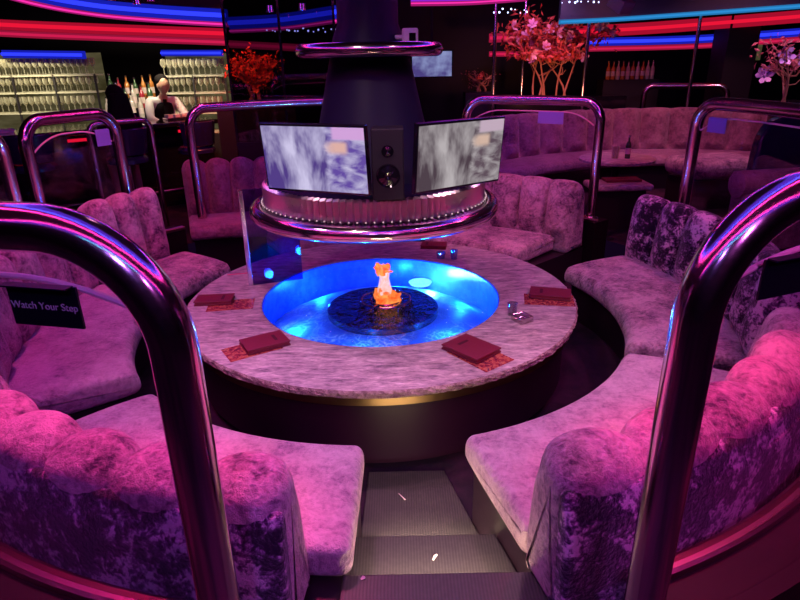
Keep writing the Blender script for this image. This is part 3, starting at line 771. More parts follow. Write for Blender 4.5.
fascia(line([(-90, 23), (20, 29), (120, 33), (225, 37)], 7.9), .19, [('red_tube', 'neon_red', .0, .60, 0), ('pink_tube', 'neon_rose', .62, 1., 0)], 'broad red neon cove along the front of the bar canopy')
fascia(line([(229, 25), (280, 22), (336, 14)], [6.9, 6.7, 6.3]), .15, [('blue_tube', 'neon_blue', 0, .75, 0), ('pink_tube', 'neon_pink', .78, 1., 0)], 'blue neon cove seen through the smoked partition left of the flue')
fascia(line([(229, 44), (265, 46), (302, 48)], 7.6), .08, [('red_tube', 'neon_rose', 0, 1., 0)], 'thin dim red neon strip behind the smoked partition')
fascia(line([(2, 54), (82, 55)], 7.95), .09, [('blue_tube', 'neon_blue', 0, 1., 0)], 'short blue neon strip above the left glass shelves')
fascia(line([(161, 53), (221, 53)], 7.95), .07, [('blue_tube', 'neon_blue', 0, 1., 0)], 'short blue neon strip above the right glass shelves')
fascia(line([(411, 1), (470, 0), (528, -4)], 6.0), .07, [('violet_tube', 'neon_violet', 0, .55, 0), ('pink_tube', 'neon_pink', .57, 1., 0)], 'pink and violet neon cove at the top just right of the flue')
fascia(line([(560, 33), (650, 28), (730, 22), (830, 14)], [9.2, 9, 8.8, 8.5]), .15, [('red_tube', 'neon_red', 0, 1., 0)], 'upper red neon cove along the far right soffit')
fascia(line([(590, 42), (700, 39), (830, 30)], [9.6, 9.5, 9.3]), .11, [('blue_tube', 'neon_blue', 0, 1., 0)], 'blue neon cove under the upper red one at far right')
fascia(line([(590, 49), (700, 46), (830, 37)], [9.6, 9.5, 9.3]), .07, [('red_tube', 'neon_rose', 0, 1., 0)], 'lower red neon strip directly under the blue one at far right')
fascia(line([(490, 38), (525, 37)], 9.4), .12, [('red_tube', 'neon_rose', 0, 1., 0)], 'short red neon strip left of the pink flower tree, the upper')
fascia(line([(490, 54), (520, 54)], 9.4), .07, [('red_tube', 'neon_rose', 0, 1., 0)], 'short red neon strip left of the pink flower tree, the lower')
M['cyan_soffit'] = plain('cyan_soffit', (.012, .03, .09), .4)
fascia(line([(560, 22), (620, 19), (720, 12), (830, 4)], [8.4, 8.2, 8, 7.6]), .05, [('cyan_tube', 'neon_cyan', 0, 1., -.03), ('soffit', 'cyan_soffit', -7, -.02, -.0)], 'thin cyan neon line with blue soffit at the top right')
# unseen neon double ring straight above the lounge, for reflections on the rails
e = empty('ceiling_neon_ring', (CX, CY - .4, 2.95), 'unseen double pink and blue neon ring above the lounge', 'neon light')
for rr, mat, nm, zz in ((2.35, 'ring_pink', 'pink_tube', 0), (2.05, 'ring_blue', 'blue_tube', .06)):
    MB().tube([(rr * math.cos(2 * PI * k / 96), rr * math.sin(2 * PI * k / 96), zz) for k in range(97)], .022, 10, cap=False).build(nm, mat, e)
MB().lathe([(1.55, .25), (1.55, .10), (2.55, .10), (2.55, .25)], 72, closed=True).build('ring_soffit', 'black_matte', e)
MB().lathe([(1.60, .097), (1.98, .097)], 72).build('fill_ring', 'violet_fill', e)  # added glowing ring: broad violet reflection on the rails and violet fill
e = empty('walkway_fill', (-.1, -.2, 3.10), 'added long violet fill panel over the walkway, unseen, with a thin pink and a thin cyan line', 'neon light')
MB().box((0, 0, .04), (7.0, .62, .08)).build('housing', 'black_matte', e, smooth=False)
MB().box((0, 0, -.004), (6.8, .46, .006)).build('fill_panel', 'violet_fill', e, smooth=False)  # added above the camera, unseen, to put violet into the rail reflections
MB().box((0, .26, -.01), (6.8, .03, .02)).build('pink_tube', 'ring_pink', e, smooth=False)
MB().box((0, -.27, -.01), (2.0, .03, .02)).build('cyan_tube', 'neon_cyan_bright', e, smooth=False)
# pin lights of the star ceiling
star = MB(); blob(star, (0, 0, 0), .009, (1, 1, 1), 1, 8, 6, 0)
st = star.build('ceiling_pin_light', 'star'); first = True
q = random.Random(3)
def stars(x0, x1, y0, y1, yd, n, lb):
    global first
    for k in range(n):
        p = at(x0 + (x1 - x0) * (k + q.random() * .8) / n, q.uniform(y0, y1), yd)
        o = st if first else st.copy()
        if not first: COL.objects.link(o)
        first = False
        o.location = p; tag(o, lb, 'light', 'pin lights: ' + lb)
        s_ = q.uniform(.5, 1.1); o.scale = (s_, s_, s_)
stars(266, 338, 28, 32, 6.6, 16, 'tiny blue pin light in the row left of the flue')
stars(492, 530, 8, 13, 6.6, 9, 'tiny blue pin light above the pink flower tree, left part')
stars(562, 600, 1, 4, 6.6, 8, 'tiny blue pin light above the pink flower tree, right part')
for k, (px, py, y) in enumerate(((112, 0, 6), (137, 4, 6), (151, 1, 6), (270, 12, 5.8), (302, 10, 5.8))):
    p = at(px, py, y)
    e = empty('ceiling_spotlight', p, ['warm round ceiling spotlight at the top left, leftmost of three', 'warm round ceiling spotlight at the top left, middle and brightest of three', 'warm round ceiling spotlight at the top left, rightmost of three', 'warm ceiling spotlight over the smoked partition, the left one', 'warm ceiling spotlight over the smoked partition, nearer the flue'][k], 'light', 'ceiling spotlights')
    MB().lathe([(.03, .05), (.035, .0), (.027, .0), (.024, .008)], 20).build('housing', 'chrome', e)
    MB().lathe([(.024, .008), (.001, .004)], 20).build('lens', 'spot_lens', e)
# hanging projector at the top right
p = at(621, 4, 6.5)
e = empty('ceiling_projector', (p.x, p.y, p.z), 'small grey spotlight box hanging from the ceiling at the top right', 'spotlight', rz=.5)
M['lamp_grey'] = plain('lamp_grey', (.22, .18, .20), .4)
MB().box((0, 0, 0), (.16, .20, .12), .0, .5).build('body', 'lamp_grey', e, smooth=False, bevel=.01)
MB().tube([(0, 0, .05), (0, 0, .6)], .012, 8).build('stem', 'black_matte', e)
M['chrome_dim'] = M['lamp_grey']

# ---------------------------------------------------------------- partition, poles, columns
x0 = at(233, 100, 6.2).x; x1 = at(338, 100, 6.2).x
e = empty('smoked_partition', ((x0 + x1) / 2, 6.2, ZF), 'smoked glass partition left of the fire hood, floor to ceiling', 'partition')
for k in range(2):
    w = (x1 - x0) / 2
    MB().box((-w / 2 + k * w, 0, 1.42), (w - .01, .012, 2.82)).build('pane', 'smoked', e, smooth=False)
for xx in (-(x1 - x0) / 2, 0, (x1 - x0) / 2):
    MB().box((xx, 0, 1.42), (.022, .03, 2.82)).build('mullion', 'black_gloss', e, smooth=False)
MB().box((0, .0, .42), (x1 - x0, .05, .80)).build('lower_panel', 'black_matte', e, smooth=False)
for px, y, lb in ((494, 6.9, 'slim clear acrylic pole left of the pink flower tree'), (586, 6.9, 'slim clear acrylic pole right of the pink flower tree'), (694, 6.6, 'slim chrome pole rising behind the long banquette'), (523, 7.6, 'slim clear pole directly behind the pink flower tree')):
    p = at(px, 60, y)
    yy = 8.42 if px != 523 else 9.4
    e = empty('slim_pole', (p.x * yy / y, yy, ZF), lb, 'pole', 'slim poles')
    MB().tube([(0, 0, 0.02), (0, 0, 2.88)], .024, 14).build('shaft', 'chrome', e)
    MB().lathe([(.025, 0), (.06, 0), (.06, .015), (.025, .03)], 20).build('base', 'chrome', e)
p = at(732, 60, 9.0)
struct(MB().box((p.x, 9.0, 1.75), (.42, .42, 2.9)).build('trim_column', 'black_matte', smooth=False))

# ---------------------------------------------------------------- bar at the left
A = Vector((-5.3, 4.75, 0)); B = Vector((-2.15, 7.35, 0)); d = (B - A).normalized(); nrm = Vector((-d.y, d.x, 0))
ang = math.atan2(d.y, d.x); L = (B - A).length
bar = empty('bar_counter', (A + B) / 2 + Vector((0, 0, ZF)), 'long dark bar counter with a red light strip under its edge', 'bar', rz=ang)
MB().box((0, .35, .45), (L, .5, .90)).build('front', 'black_gloss', bar, smooth=False)
MB().box((0, .28, .93), (L + .05, .72, .05)).build('worktop', 'black_gloss', bar, smooth=False, bevel=.012)
for k in range(7):
    MB().box((-L / 2 + L * (k + .5) / 7, .085, .84), (L / 7 * .38, .012, .03)).build('red_light', 'neon_red', bar, smooth=False)
MB().tube([(-L / 2, -.02, .2), (L / 2, -.02, .2)], .02, 10).build('foot_rail', 'brass_far', bar)
for f, w_, d_, h_, lb in ((.30, .34, .16, .05, 'pale tray of garnishes on the bar at the left end'), (.48, .24, .14, .03, 'stack of white napkins on the bar left of the guest'), (.80, .30, .20, .012, 'white paper sheets on the bar in front of the bartender'), (.93, .34, .16, .05, 'pale tray of garnishes on the bar at the right end')):
    p = A.lerp(B, f) + nrm * .30
    e = empty('bar_tray' if h_ > .04 else 'paper_stack', (p.x, p.y, ZF + .956), lb, 'tray' if h_ > .04 else 'paper', rz=ang)
    if h_ > .04:
        MB().box((0, 0, .012), (w_, d_, .022)).build('base', 'chrome', e, smooth=False, bevel=.004)
        for k in range(4): MB().box((-w_ * .36 + w_ * .24 * k, 0, .04), (w_ * .18, d_ * .8, .034)).build('compartment', 'white', e, smooth=False, bevel=.004)
    else:
        for k in range(3): MB().box((.004 * k, .003 * k, h_ * (k + .5) / 3), (w_, d_, h_ / 3.2), .06 * k).build('sheet', 'white', e, smooth=False)
# glass shelving on the back wall of the bar
def goblet():
    mb = MB(); mb.lathe([(.001, .0), (.028, .001), (.028, .003), (.005, .008), (.004, .07), (.010, .078), (.026, .095), (.032, .125), (.027, .17), (.0255, .17), (.030, .125), (.024, .098), (.001, .083)], 12)
    return mb
gob = goblet().build('wine_glass', 'stemware'); gob_used = False
YB = 8.15
def shelf_unit(pxa, pxb, label, side):
    global gob_used
    xa = at(pxa, 75, YB).x; xb = at(pxb, 75, YB).x; W = xb - xa
    e = empty('glass_shelf_unit', ((xa + xb) / 2, YB, ZF), label, 'shelf', 'bar shelving')
    zs = [1.055, 1.265, 1.47, 1.655]
    zs = [at((pxa + pxb) / 2, py, YB).z - ZF for py in (131, 112, 92, 75)]
    MB().box((0, .18, (zs[0] + zs[3] + .25) / 2), (W, .02, zs[3] + .25 - zs[0])).build('backlight_panel', 'backlight', e, smooth=False)
    for z in zs: MB().box((0, .03, z - .010), (W, .28, .018)).build('shelf_board', 'shelf_edge', e, smooth=False)
    N = max(2, int(W / .42))
    for k in range(N + 1): MB().box((-W / 2 + W * k / N, -.10, (zs[0] + zs[3]) / 2), (.022, .02, zs[3] - zs[0])).build('upright', 'black_matte', e, smooth=False)
    MB().box((0, .03, zs[0] / 2 - .01), (W, .30, zs[0] - .04)).build('back_counter', 'black_matte', e, smooth=False)
    for r_, z in enumerate(zs):
        rows = (-.05, .08) if r_ in (2, 3) else (-.05,)
        if r_ == 0: continue
        n = int(W / .078)
        sc = min(1.12, ((zs[r_ + 1] - z - .03) / .17) if r_ < 3 else 1.12)
        for yy in rows:
            for k in range(n):
                o = gob if not gob_used else gob.copy()
                if gob_used: COL.objects.link(o)
                gob_used = True
                o.location = ((xa + xb) / 2 - W / 2 + .04 + (W - .08) * (k + (.5 if yy > 0 else 0)) / n, YB + yy, ZF + z + .001); o.scale = (sc, sc, sc)
                rn = ['', 'lowest', 'middle', 'top'][r_]
                g = 'glasses on the %s shelf, %s bar rack' % (rn, side)
                tag(o, 'stemmed glass standing on the %s shelf of the %s bar rack, %s row' % (rn, side, 'rear' if yy > 0 else 'front'), 'glass', g)
M['shelf_edge'] = plain('shelf_edge', (.55, .52, .42), .3)
shelf_unit(-25, 98, 'backlit rack of stemmed glasses at the left end of the bar', 'left')
shelf_unit(163, 227, 'backlit rack of stemmed glasses behind the bartender', 'right')
# bottles between the racks
bx0 = at(107, 118, YB).x; bx1 = at(157, 118, YB).x; zb = at(130, 118, YB).z
e = empty('bottle_stand', ((bx0 + bx1) / 2, YB + .05, ZF), 'dark stepped bottle stand between the two glass racks', 'shelf')
for k, (zz, yy) in enumerate(((0, -.1), (.12, .0), (.24, .10))):
    MB().box((0, yy, (zb - ZF + zz) / 2), (bx1 - bx0 - .02, .10, zb - ZF + zz)).build('tier', 'black_matte', e, smooth=False)
def bottle(mat, cap):
    e_ = MB().lathe([(.001, 0), (.034, 0), (.036, .01), (.036, .17), (.03, .20), (.013, .23), (.012, .285), (.001, .285)], 16).build('liquor_bottle', mat)
    MB().lathe([(.013, .28), (.014, .282), (.014, .305), (.001, .306)], 12).build('cap', cap, e_); MB().lathe([(.0365, .06), (.0365, .14)], 16).build('paper_label', 'paper', e_)
    return e_
bots = [bottle('b_amber', 'gold'), bottle('b_clear', 'chrome'), bottle('b_red', 'gold'), bottle('b_green', 'chrome')]
used = [False] * 4
cn = ['amber', 'pale', 'red', 'green']
def put_bottle(i, p, label, group, sc=1.):
    o = bots[i]
    if used[i]: o = dup(bots[i], p, label, group)
    used[i] = True; o.location = p; o.scale = (sc, sc, sc); return tag(o, label, 'bottle', group)
q = random.Random(8)
for t_, (zz, yy) in enumerate(((0, -.1), (.12, .0), (.24, .10))):
    for k in range(6):
        i = q.randrange(4)
        put_bottle(i, ((bx0 + .06 + (bx1 - bx0 - .12) * k / 5), YB + .05 + yy, zb + zz + .001), '%s liquor bottle on the %s tier between the glass racks, place %s from the left' % (cn[i], ['front', 'middle', 'rear'][t_], ['first', 'second', 'third', 'fourth', 'fifth', 'sixth'][k]), 'bottles between the glass racks', q.uniform(.8, 1.05))
# far right back bar with bottles
p0 = at(606, 80, 9.6); p1 = at(655, 80, 9.6)
e = empty('back_bar', ((p0.x + p1.x) / 2, 9.7, ZF), 'dark back bar at the far right carrying a row of pale bottles', 'shelf')
MB().box((0, 0, (p0.z - ZF) / 2), (p1.x - p0.x + .1, .3, p0.z - ZF)).build('cabinet', 'black_matte', e, smooth=False)
for k in range(10):
    i = q.choice([1, 1, 0]); put_bottle(i, (p0.x + (p1.x - p0.x) * (k + .5) / 10, 9.65, p0.z + .001), '%s bottle on the far right back bar, place %s from the left' % (cn[i], ['first', 'second', 'third', 'fourth', 'fifth', 'sixth', 'seventh', 'eighth', 'ninth', 'tenth'][k]), 'bottles on the far back bar', .85)

# bar stools in front of the bar
def stool(x, y, rz, label):
    e = empty('bar_stool', (x, y, ZF), label, 'bar stool', 'bar stools', rz=rz)
    MB().lathe([(.001, .72), (.17, .72), (.20, .69), (.20, .655), (.17, .64), (.001, .64)], 28).build('seat', 'vinyl', e)
    MB().tube([(0, 0, .02), (0, 0, .64)], .025, 12).build('pedestal', 'chrome', e)
    MB().lathe([(.001, .03), (.19, .012), (.20, 0), (.001, 0)], 28).build('base', 'chrome', e)
    MB().tube([(.13 * math.cos(2 * PI * k / 24), .13 * math.sin(2 * PI * k / 24), .28) for k in range(25)], .010, 8, cap=False).build('foot_ring', 'chrome', e)
    MB().lathe([(.18, .74), (.20, .74), (.23, .98), (.21, .99), (.19, .96)], 20, a0=-150, a1=-30, closed=True).build('backrest', 'vinyl', e)
    return e
M['vinyl'] = plain('vinyl', (.03, .02, .08), .22, coat=.4)
spots = [(.22, 'dark vinyl bar stool at the left end of the bar'), (.51, 'dark vinyl bar stool just left of the seated guest'), (.60, 'dark vinyl bar stool under the seated guest'), (.90, 'dark vinyl bar stool at the right end of the bar')]
for f, lb in spots:
    p = A.lerp(B, f) - nrm * .40
    if 'under' in lb: p = at(116, 95, 6.15)
    stool(p.x, p.y, ang, lb)

# ---------------------------------------------------------------- people
def skinmesh(name, chains, mat, parent=None, sub=2, root=None):
    """chains: list of lists of (point, radius); shared points join"""
    pts = []; rad = []; edges = []; idx = {}
    for ch in chains:
        prev = None
        for p, r in ch:
            k = tuple(round(x, 4) for x in p)
            if k not in idx: idx[k] = len(pts); pts.append(p); rad.append(r)
            i = idx[k]
            if prev is not None and prev != i: edges.append((prev, i))
            prev = i
    me = bpy.data.meshes.new(name); me.from_pydata(pts, edges, []); o = bpy.data.objects.new(name, me); COL.objects.link(o)
    sk = o.modifiers.new('skin', 'SKIN')
    if not me.skin_vertices: bpy.context.view_layer.objects.active = o
    ly = me.skin_vertices[0] if me.skin_vertices else None
    for i, r in enumerate(rad):
        rr = r if isinstance(r, tuple) else (r, r)
        ly.data[i].radius = rr; ly.data[i].use_root = (i == 0)
    sk.use_smooth_shade = True
    if sub: s_ = o.modifiers.new('sub', 'SUBSURF'); s_.levels = sub; s_.render_levels = sub
    dg = bpy.context.evaluated_depsgraph_get(); m2 = bpy.data.meshes.new_from_object(o.evaluated_get(dg))
    for p_ in m2.polygons: p_.use_smooth = True
    o.modifiers.clear(); o.data = m2; m2.name = name
    m2.materials.clear(); m2.materials.append(M[mat])
    if parent: o.parent = parent
    return o
def hand(wr, dirv, side):
    """five finger chains from the wrist point along dirv"""
    d_ = Vector(dirv).normalized(); s_ = Vector((0, 0, 1)).cross(d_).normalized() * side; dn = Vector((0, 0, -1))
    palm = Vector(wr) + d_ * .075; ch = [[(tuple(wr), (.024, .018)), (tuple(palm), (.034, .014))]]
    for k, ln in enumerate((.065, .078, .074, .058)):
        b0 = palm + s_ * (.030 - .019 * k) + d_ * .012
        ch.append([(tuple(palm), (.034, .014)), (tuple(b0), .0095), (tuple(b0 + d_ * ln * .5 + dn * .004), .0085), (tuple(b0 + d_ * ln + dn * .018), .007)])
    th = Vector(wr) + d_ * .03 + s_ * .03
    ch.append([(tuple(wr), (.024, .018)), (tuple(th), .012), (tuple(th + d_ * .03 + s_ * .02), .010), (tuple(th + d_ * .055 + s_ * .022 + dn * .01), .008)])
    return ch
def head_obj(c, fwd, r, parent):
    """head with brow, nose, mouth, chin and ears, in one mesh"""
    f = Vector(fwd).normalized(); s_ = f.cross(Vector((0, 0, 1))).normalized(); u = s_.cross(f)
    vs = []; n, m_ = 28, 20
    for i in range(m_ + 1):
        th = PI * i / m_
        for k in range(n):
            ph = 2 * PI * k / n
            x = math.sin(th) * math.cos(ph); y = math.sin(th) * math.sin(ph); z = -math.cos(th)
            w = .80 - (.16 * max(0, -z - .1)); dp = .96; 
            X, Y, Z = x * w, y * dp, z * 1.22
            if y > .5:
                if abs(x) < .16 and -.38 < z < .12: Y += .17 * (1 - abs(x) / .16) * (1 - abs(z + .18) / .30) if abs(z + .18) < .30 else 0
                if .10 < abs(x) < .48 and .0 < z < .26: Y -= .07
                if abs(x) < .3 and -.60 < z < -.45: Y += .04
            if abs(x) > .8 and abs(y) < .3 and -.3 < z < .25: X *= 1.14
            vs.append(Vector(c) + r * (X * s_ + Y * f + Z * u))
    fs = [(i * n + k, i * n + (k + 1) % n, (i + 1) * n + (k + 1) % n, (i + 1) * n + k) for i in range(m_) for k in range(n)]
    return vs, fs
def join_into(o, vs, fs):
    me = o.data; mb = MB(); mb.v = [tuple(v.co) for v in me.vertices]; mb.f = [tuple(p.vertices) for p in me.polygons]; mb.add(vs, fs)
    m2 = bpy.data.meshes.new(me.name); m2.from_pydata(mb.v, [], mb.f); m2.update()
    for p_ in m2.polygons: p_.use_smooth = True
    m2.materials.append(me.materials[0]); o.data = m2

# bartender: stands behind the bar leaning forward over it
pb = at(157, 90, 7.75)
bt = empty('person', (pb.x, pb.y, ZF), 'person in white shirt and dark vest leaning over the bar', 'person', rz=ang + R(-90) + R(-12))
# local axes: +y local = towards the guests after rotation; body faces -nrm
bt.scale = (.86, .86, .86)
bt.rotation_euler = (0, 0, ang + PI)     # local +y points from bartender to bar
V = Vector
hip = (0, 0, .92); wst = (0, .05, 1.06); cst = (0, .14, 1.26); nk = (0, .20, 1.40); hdp = (0, .27, 1.50)
legs = []
for sx in (-1, 1): legs.append([(hip, (.15, .11)), ((sx * .10, .0, .86), .085), ((sx * .11, .01, .48), .06), ((sx * .11, -.02, .07), .04), ((sx * .12, .12, .04), .04)])
arms = []
for sx in (-1, 1):
    arms += [[(cst, (.125, .08)), ((sx * .17, .15, 1.32), .050), ((sx * .25, .30, 1.12), .042), ((sx * .14, .50, 1.035), .028)]]
    arms += hand((sx * .14, .50, 1.035), (-sx * .35, 1, -.05), -sx)
o = skinmesh('body', [[(hip, (.15, .11)), (wst, (.13, .10)), (cst, (.125, .08)), (nk, .050), ((0, .24, 1.46), .048)]] + legs + arms, 'skin', bt)
vs, fs = head_obj((0, .27, 1.535), (.0, 1, -.45), .095, bt); join_into(o, vs, fs)
skinmesh('trousers', [[((0, 0, 1.0), (.15, .118)), (hip, (.162, .122))]] + [[(hip, (.162, .122)), ((sx * .10, .0, .86), .098), ((sx * .11, .01, .48), .075), ((sx * .11, -.02, .09), .06)] for sx in (-1, 1)], 'cloth_black', bt)
skinmesh('shirt', [[(wst, (.142, .112)), (cst, (.172, .112)), ((0, .17, 1.36), (.10, .075)), ((0, .20, 1.40), .062)]] + [[(cst, (.172, .112)), ((sx * .19, .15, 1.32), .072), ((sx * .25, .30, 1.12), .056), ((sx * .155, .47, 1.045), .040)] for sx in (-1, 1)], 'cloth_white', bt)
skinmesh('vest', [[((0, 0, .96), (.162, .128)), (wst, (.152, .12)), ((0, .11, 1.20), (.178, .12)), ((0, .145, 1.31), (.165, .122)), ((0, .15, 1.35), (.12, .09))]], 'cloth_black', bt)
vs = []; 
mb = MB(); blob(mb, (0, .235, 1.60), .102, (.90, .95, .85), 5, 24, 16, .05); mb.build('hair', 'hair', bt)
o = MB().box((0, .245, 1.25), (.05, .014, .22)).build('necktie', 'cloth_black', bt, smooth=False)
# seated guest at the bar seen from behind, long dark hair
pg = at(116, 95, 6.15)
gs = empty('person', (pg.x, pg.y, ZF), 'person with long dark hair and black clothes seated at the bar, seen from behind', 'person')
gs.scale = (.87, .87, .87)
gs.rotation_euler = (0, 0, ang)
hip = (0, -.03, .83); cst = (0, .02, 1.18)
legs = [[(hip, (.16, .12)), ((sx * .10, .05, .80), .09), ((sx * .13, .34, .72), .065), ((sx * .12, .30, .36), .045), ((sx * .12, .36, .33), .035)] for sx in (-1, 1)]
legs = [[(hip, (.16, .12)), ((sx * .10, .02, .81), .085), ((sx * .12, .24, .79), .062), ((sx * .12, .16, .42), .045), ((sx * .12, .22, .33), .035)] for sx in (-1, 1)]
arms = []
for sx in (-1, 1):
    arms += [[(cst, (.14, .09)), ((sx * .17, .03, 1.24), .05), ((sx * .22, .12, 1.03), .038), ((sx * .12, .30, 1.02), .026)]]
    arms += hand((sx * .12, .30, 1.02), (-sx * .5, 1, -.1), -sx)
o = skinmesh('body', [[(hip, (.16, .12)), ((0, -.01, 1.0), (.12, .10)), (cst, (.14, .09)), ((0, .04, 1.32), .05), ((0, .06, 1.38), .048)]] + legs + arms, 'skin', gs)
vs, fs = head_obj((0, .08, 1.46), (0, 1, -.1), .09, gs); join_into(o, vs, fs)
skinmesh('dress', [[(hip, (.175, .135)), ((0, -.01, 1.0), (.135, .115)), (cst, (.155, .105)), ((0, .035, 1.29), .062)]] + [[(hip, (.175, .135)), ((sx * .10, .02, .81), .10), ((sx * .12, .22, .79), .078)] for sx in (-1, 1)] + [[(cst, (.155, .105)), ((sx * .17, .03, 1.24), .064), ((sx * .22, .12, 1.03), .052), ((sx * .135, .27, 1.02), .036)] for sx in (-1, 1)], 'cloth_black', gs)
mb = MB(); blob(mb, (0, .045, 1.49), .105, (.95, 1.0, 1.05), 5, 24, 16, .04)
mb.lathe([(.001, 1.52), (.10, 1.50), (.125, 1.38), (.15, 1.20), (.165, 1.02), (.13, .96), (.02, .95)], 32, (0, -.045, 0))
mb.v = [(x, (y + .045) * .62 - .045 if z < 1.51 else y, z) for x, y, z in mb.v]
mb.build('hair', 'hair', gs)

# ---------------------------------------------------------------- furniture at the back right
p = at(617, 157, 6.35)
e = empty('round_table', (p.x, p.y, ZF), 'small round table with rose lit top by the long banquette', 'table')
zt = p.z - ZF
MB().lathe([(.001, zt), (.36, zt), (.38, zt - .012), (.38, zt - .035), (.35, zt - .045), (.001, zt - .045)], 40).build('tabletop', 'stone', e)
MB().tube([(0, 0, .03), (0, 0, zt - .045)], .04, 14).build('pedestal', 'black_matte', e); MB().lathe([(.001, .03), (.2, .02), (.22, 0), (.001, 0)], 28).build('foot', 'black_matte', e)
TT = p
put_bottle(3, (TT.x + .07, TT.y - .10, TT.z + .001), 'dark green bottle on the round table by the long banquette', None, .75)
for dx, dy, lb in ((-.05, -.08, 'short amber drink glass beside the bottle on the round table'), (-.22, -.02, 'short red lit drink glass at the left of the round table')):
    o = MB().lathe([(.001, 0), (.034, 0), (.040, .12), (.037, .12), (.031, .008), (.001, .008)], 20).build('tumbler', 'stemware'); o.location = (TT.x + dx, TT.y + dy, TT.z + .001); tag(o, lb, 'glass')
p = at(618, 182, 5.75)
e = empty('side_table', (p.x, p.y, ZF), 'low square table with pale rounded top and dark base between two sofas', 'table')
zt = p.z - ZF
MB().box((0, 0, zt - .03), (.58, .34, .06)).build('tabletop', 'stone', e, smooth=False, bevel=.025); MB().box((0, 0, (zt - .06) / 2), (.46, .26, zt - .06)).build('base', 'base_dark', e, smooth=False)
o = empty('drinks_menu', (p.x + .05, p.y + .05, p.z + .001), 'red menu folder lying on the low square table', 'menu'); MB().box((0, 0, .012), (.34, .16, .022)).build('cover', 'menu', o, smooth=False, bevel=.003); MB().box((0, 0, .0245), (.10, .02, .001)).build('emboss', 'emboss', o, smooth=False)
# bench with thick round cushions on the right, dark vinyl chair
pc = at(712, 160, 6.6)
e = empty('cushioned_bench', (pc.x + .15, pc.y, ZF), 'thick cushioned pink bench at the right in front of the long banquette', 'bench')
def pillowbox(w, d_, h):
    mb = MB(); mb.box((0, 0, h / 2), (w, d_, h)); return mb
o = pillowbox(.86, .60, .20).build('cushion', 'velvet_front', e, sub=0, bevel=.085); o.location = (-.12, 0, pc.z - ZF - .16); o.rotation_euler = (0, 0, R(12))
MB().box((-.12, 0, (pc.z - ZF - .17) / 2), (.76, .48, pc.z - ZF - .17), R(12)).build('base', 'base_dark', e, smooth=False)
pc = at(775, 175, 4.9)
e = empty('rolled_arm_sofa', (pc.x + .1, pc.y, ZF), 'dim pink sofa with a rolled top behind the right side rail', 'sofa')
hz_ = pc.z - ZF
MB().tube([(-.42, 0, hz_ - .07), (-.40, 0, hz_ - .07), (.5, .1, hz_ - .06), (.52, .1, hz_ - .06)], [.07, .11, .11, .08], 20).build('rolled_top', 'velvet_dim', e)
MB().box((.05, .05, (hz_ - .1) / 2), (.86, .18, hz_ - .1), R(6)).build('frame', 'velvet_dim', e, smooth=False, bevel=.03)
pc = at(782, 150, 5.6)
e = empty('tub_chair', (pc.x + .14, pc.y + .08, ZF), 'dark glossy vinyl chair with a tall rounded back at the right edge', 'chair')
mb = MB(); N = 24; prof2 = []
for i in range(N + 1):
    a = PI * i / N; prof2.append((-.36 * math.cos(a), math.sin(a)))
zt = at(782, 117, 5.6).z - ZF
vs = []
for yy in (-.07, .07):
    for x, s_ in prof2: vs.append((x, yy + .12 * (1 - (x / .36) ** 2), .42 + (zt - .42) * s_ ** .45))
fs = [(i, i + 1, N + 2 + i, N + 1 + i) for i in range(N)] + [tuple(range(N + 1)), tuple(range(N + 1, 2 * N + 2))] + [(0, N + 1, 2 * N + 1, N)]
mb.add(vs, fs).build('backrest', 'vinyl', e, bevel=.03)
MB().lathe([(.001, .46), (.30, .46), (.34, .42), (.33, .34), (.001, .33)], 28, (0, -.2, 0)).build('seat', 'vinyl', e)
MB().tube([(0, -.2, .02), (0, -.2, .33)], .03, 12).build('pedestal', 'chrome', e); MB().lathe([(.001, .02), (.22, .01), (.22, 0), (.001, 0)], 24, (0, -.2, 0)).build('foot', 'chrome', e)

# far rails beyond the banquette
def straight_rail(p0, p1, z, label, rad=.04, bend=.13):
    e = empty('tube_rail', ((p0[0] + p1[0]) / 2, (p0[1] + p1[1]) / 2, ZF), label, 'railing', 'far rails'); o = Vector(e.location)
    a = Vector((p0[0], p0[1], 0)); b_ = Vector((p1[0], p1[1], 0)); u = (b_ - a).normalized(); pts = [a + Vector((0, 0, ZF))]
    for k in range(9):
        f = PI / 2 * k / 8; pts.append(a + u * bend * (1 - math.cos(f)) + Vector((0, 0, z - bend + bend * math.sin(f))))
    for k in range(9):
        f = PI / 2 * (1 - k / 8); pts.append(b_ - u * bend * (1 - math.cos(f)) + Vector((0, 0, z - bend + bend * math.sin(f))))
    pts.append(b_ + Vector((0, 0, ZF)))
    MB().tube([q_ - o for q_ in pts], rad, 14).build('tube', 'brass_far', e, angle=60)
    for q_ in (a, b_): MB().lathe([(rad, 0), (rad + .03, 0), (rad + .03, .01), (rad, .02)], 16, (q_.x - o.x, q_.y - o.y, 0)).build('flange', 'brass_far', e)
a = at(645, 86, 9.0); b_ = at(729, 84, 8.6); straight_rail(a, b_, a.z, 'far tube rail beyond the long banquette, left of the dark column')
a = at(-40, 130, 4.9); 
a = at(100, 124, 5.6); b_ = at(141, 127, 5.9); straight_rail((-2.75, 5.55), (-2.35, 5.95), a.z, 'thin dim purple rail in front of the bar, right of the seated guest', .028, .09)

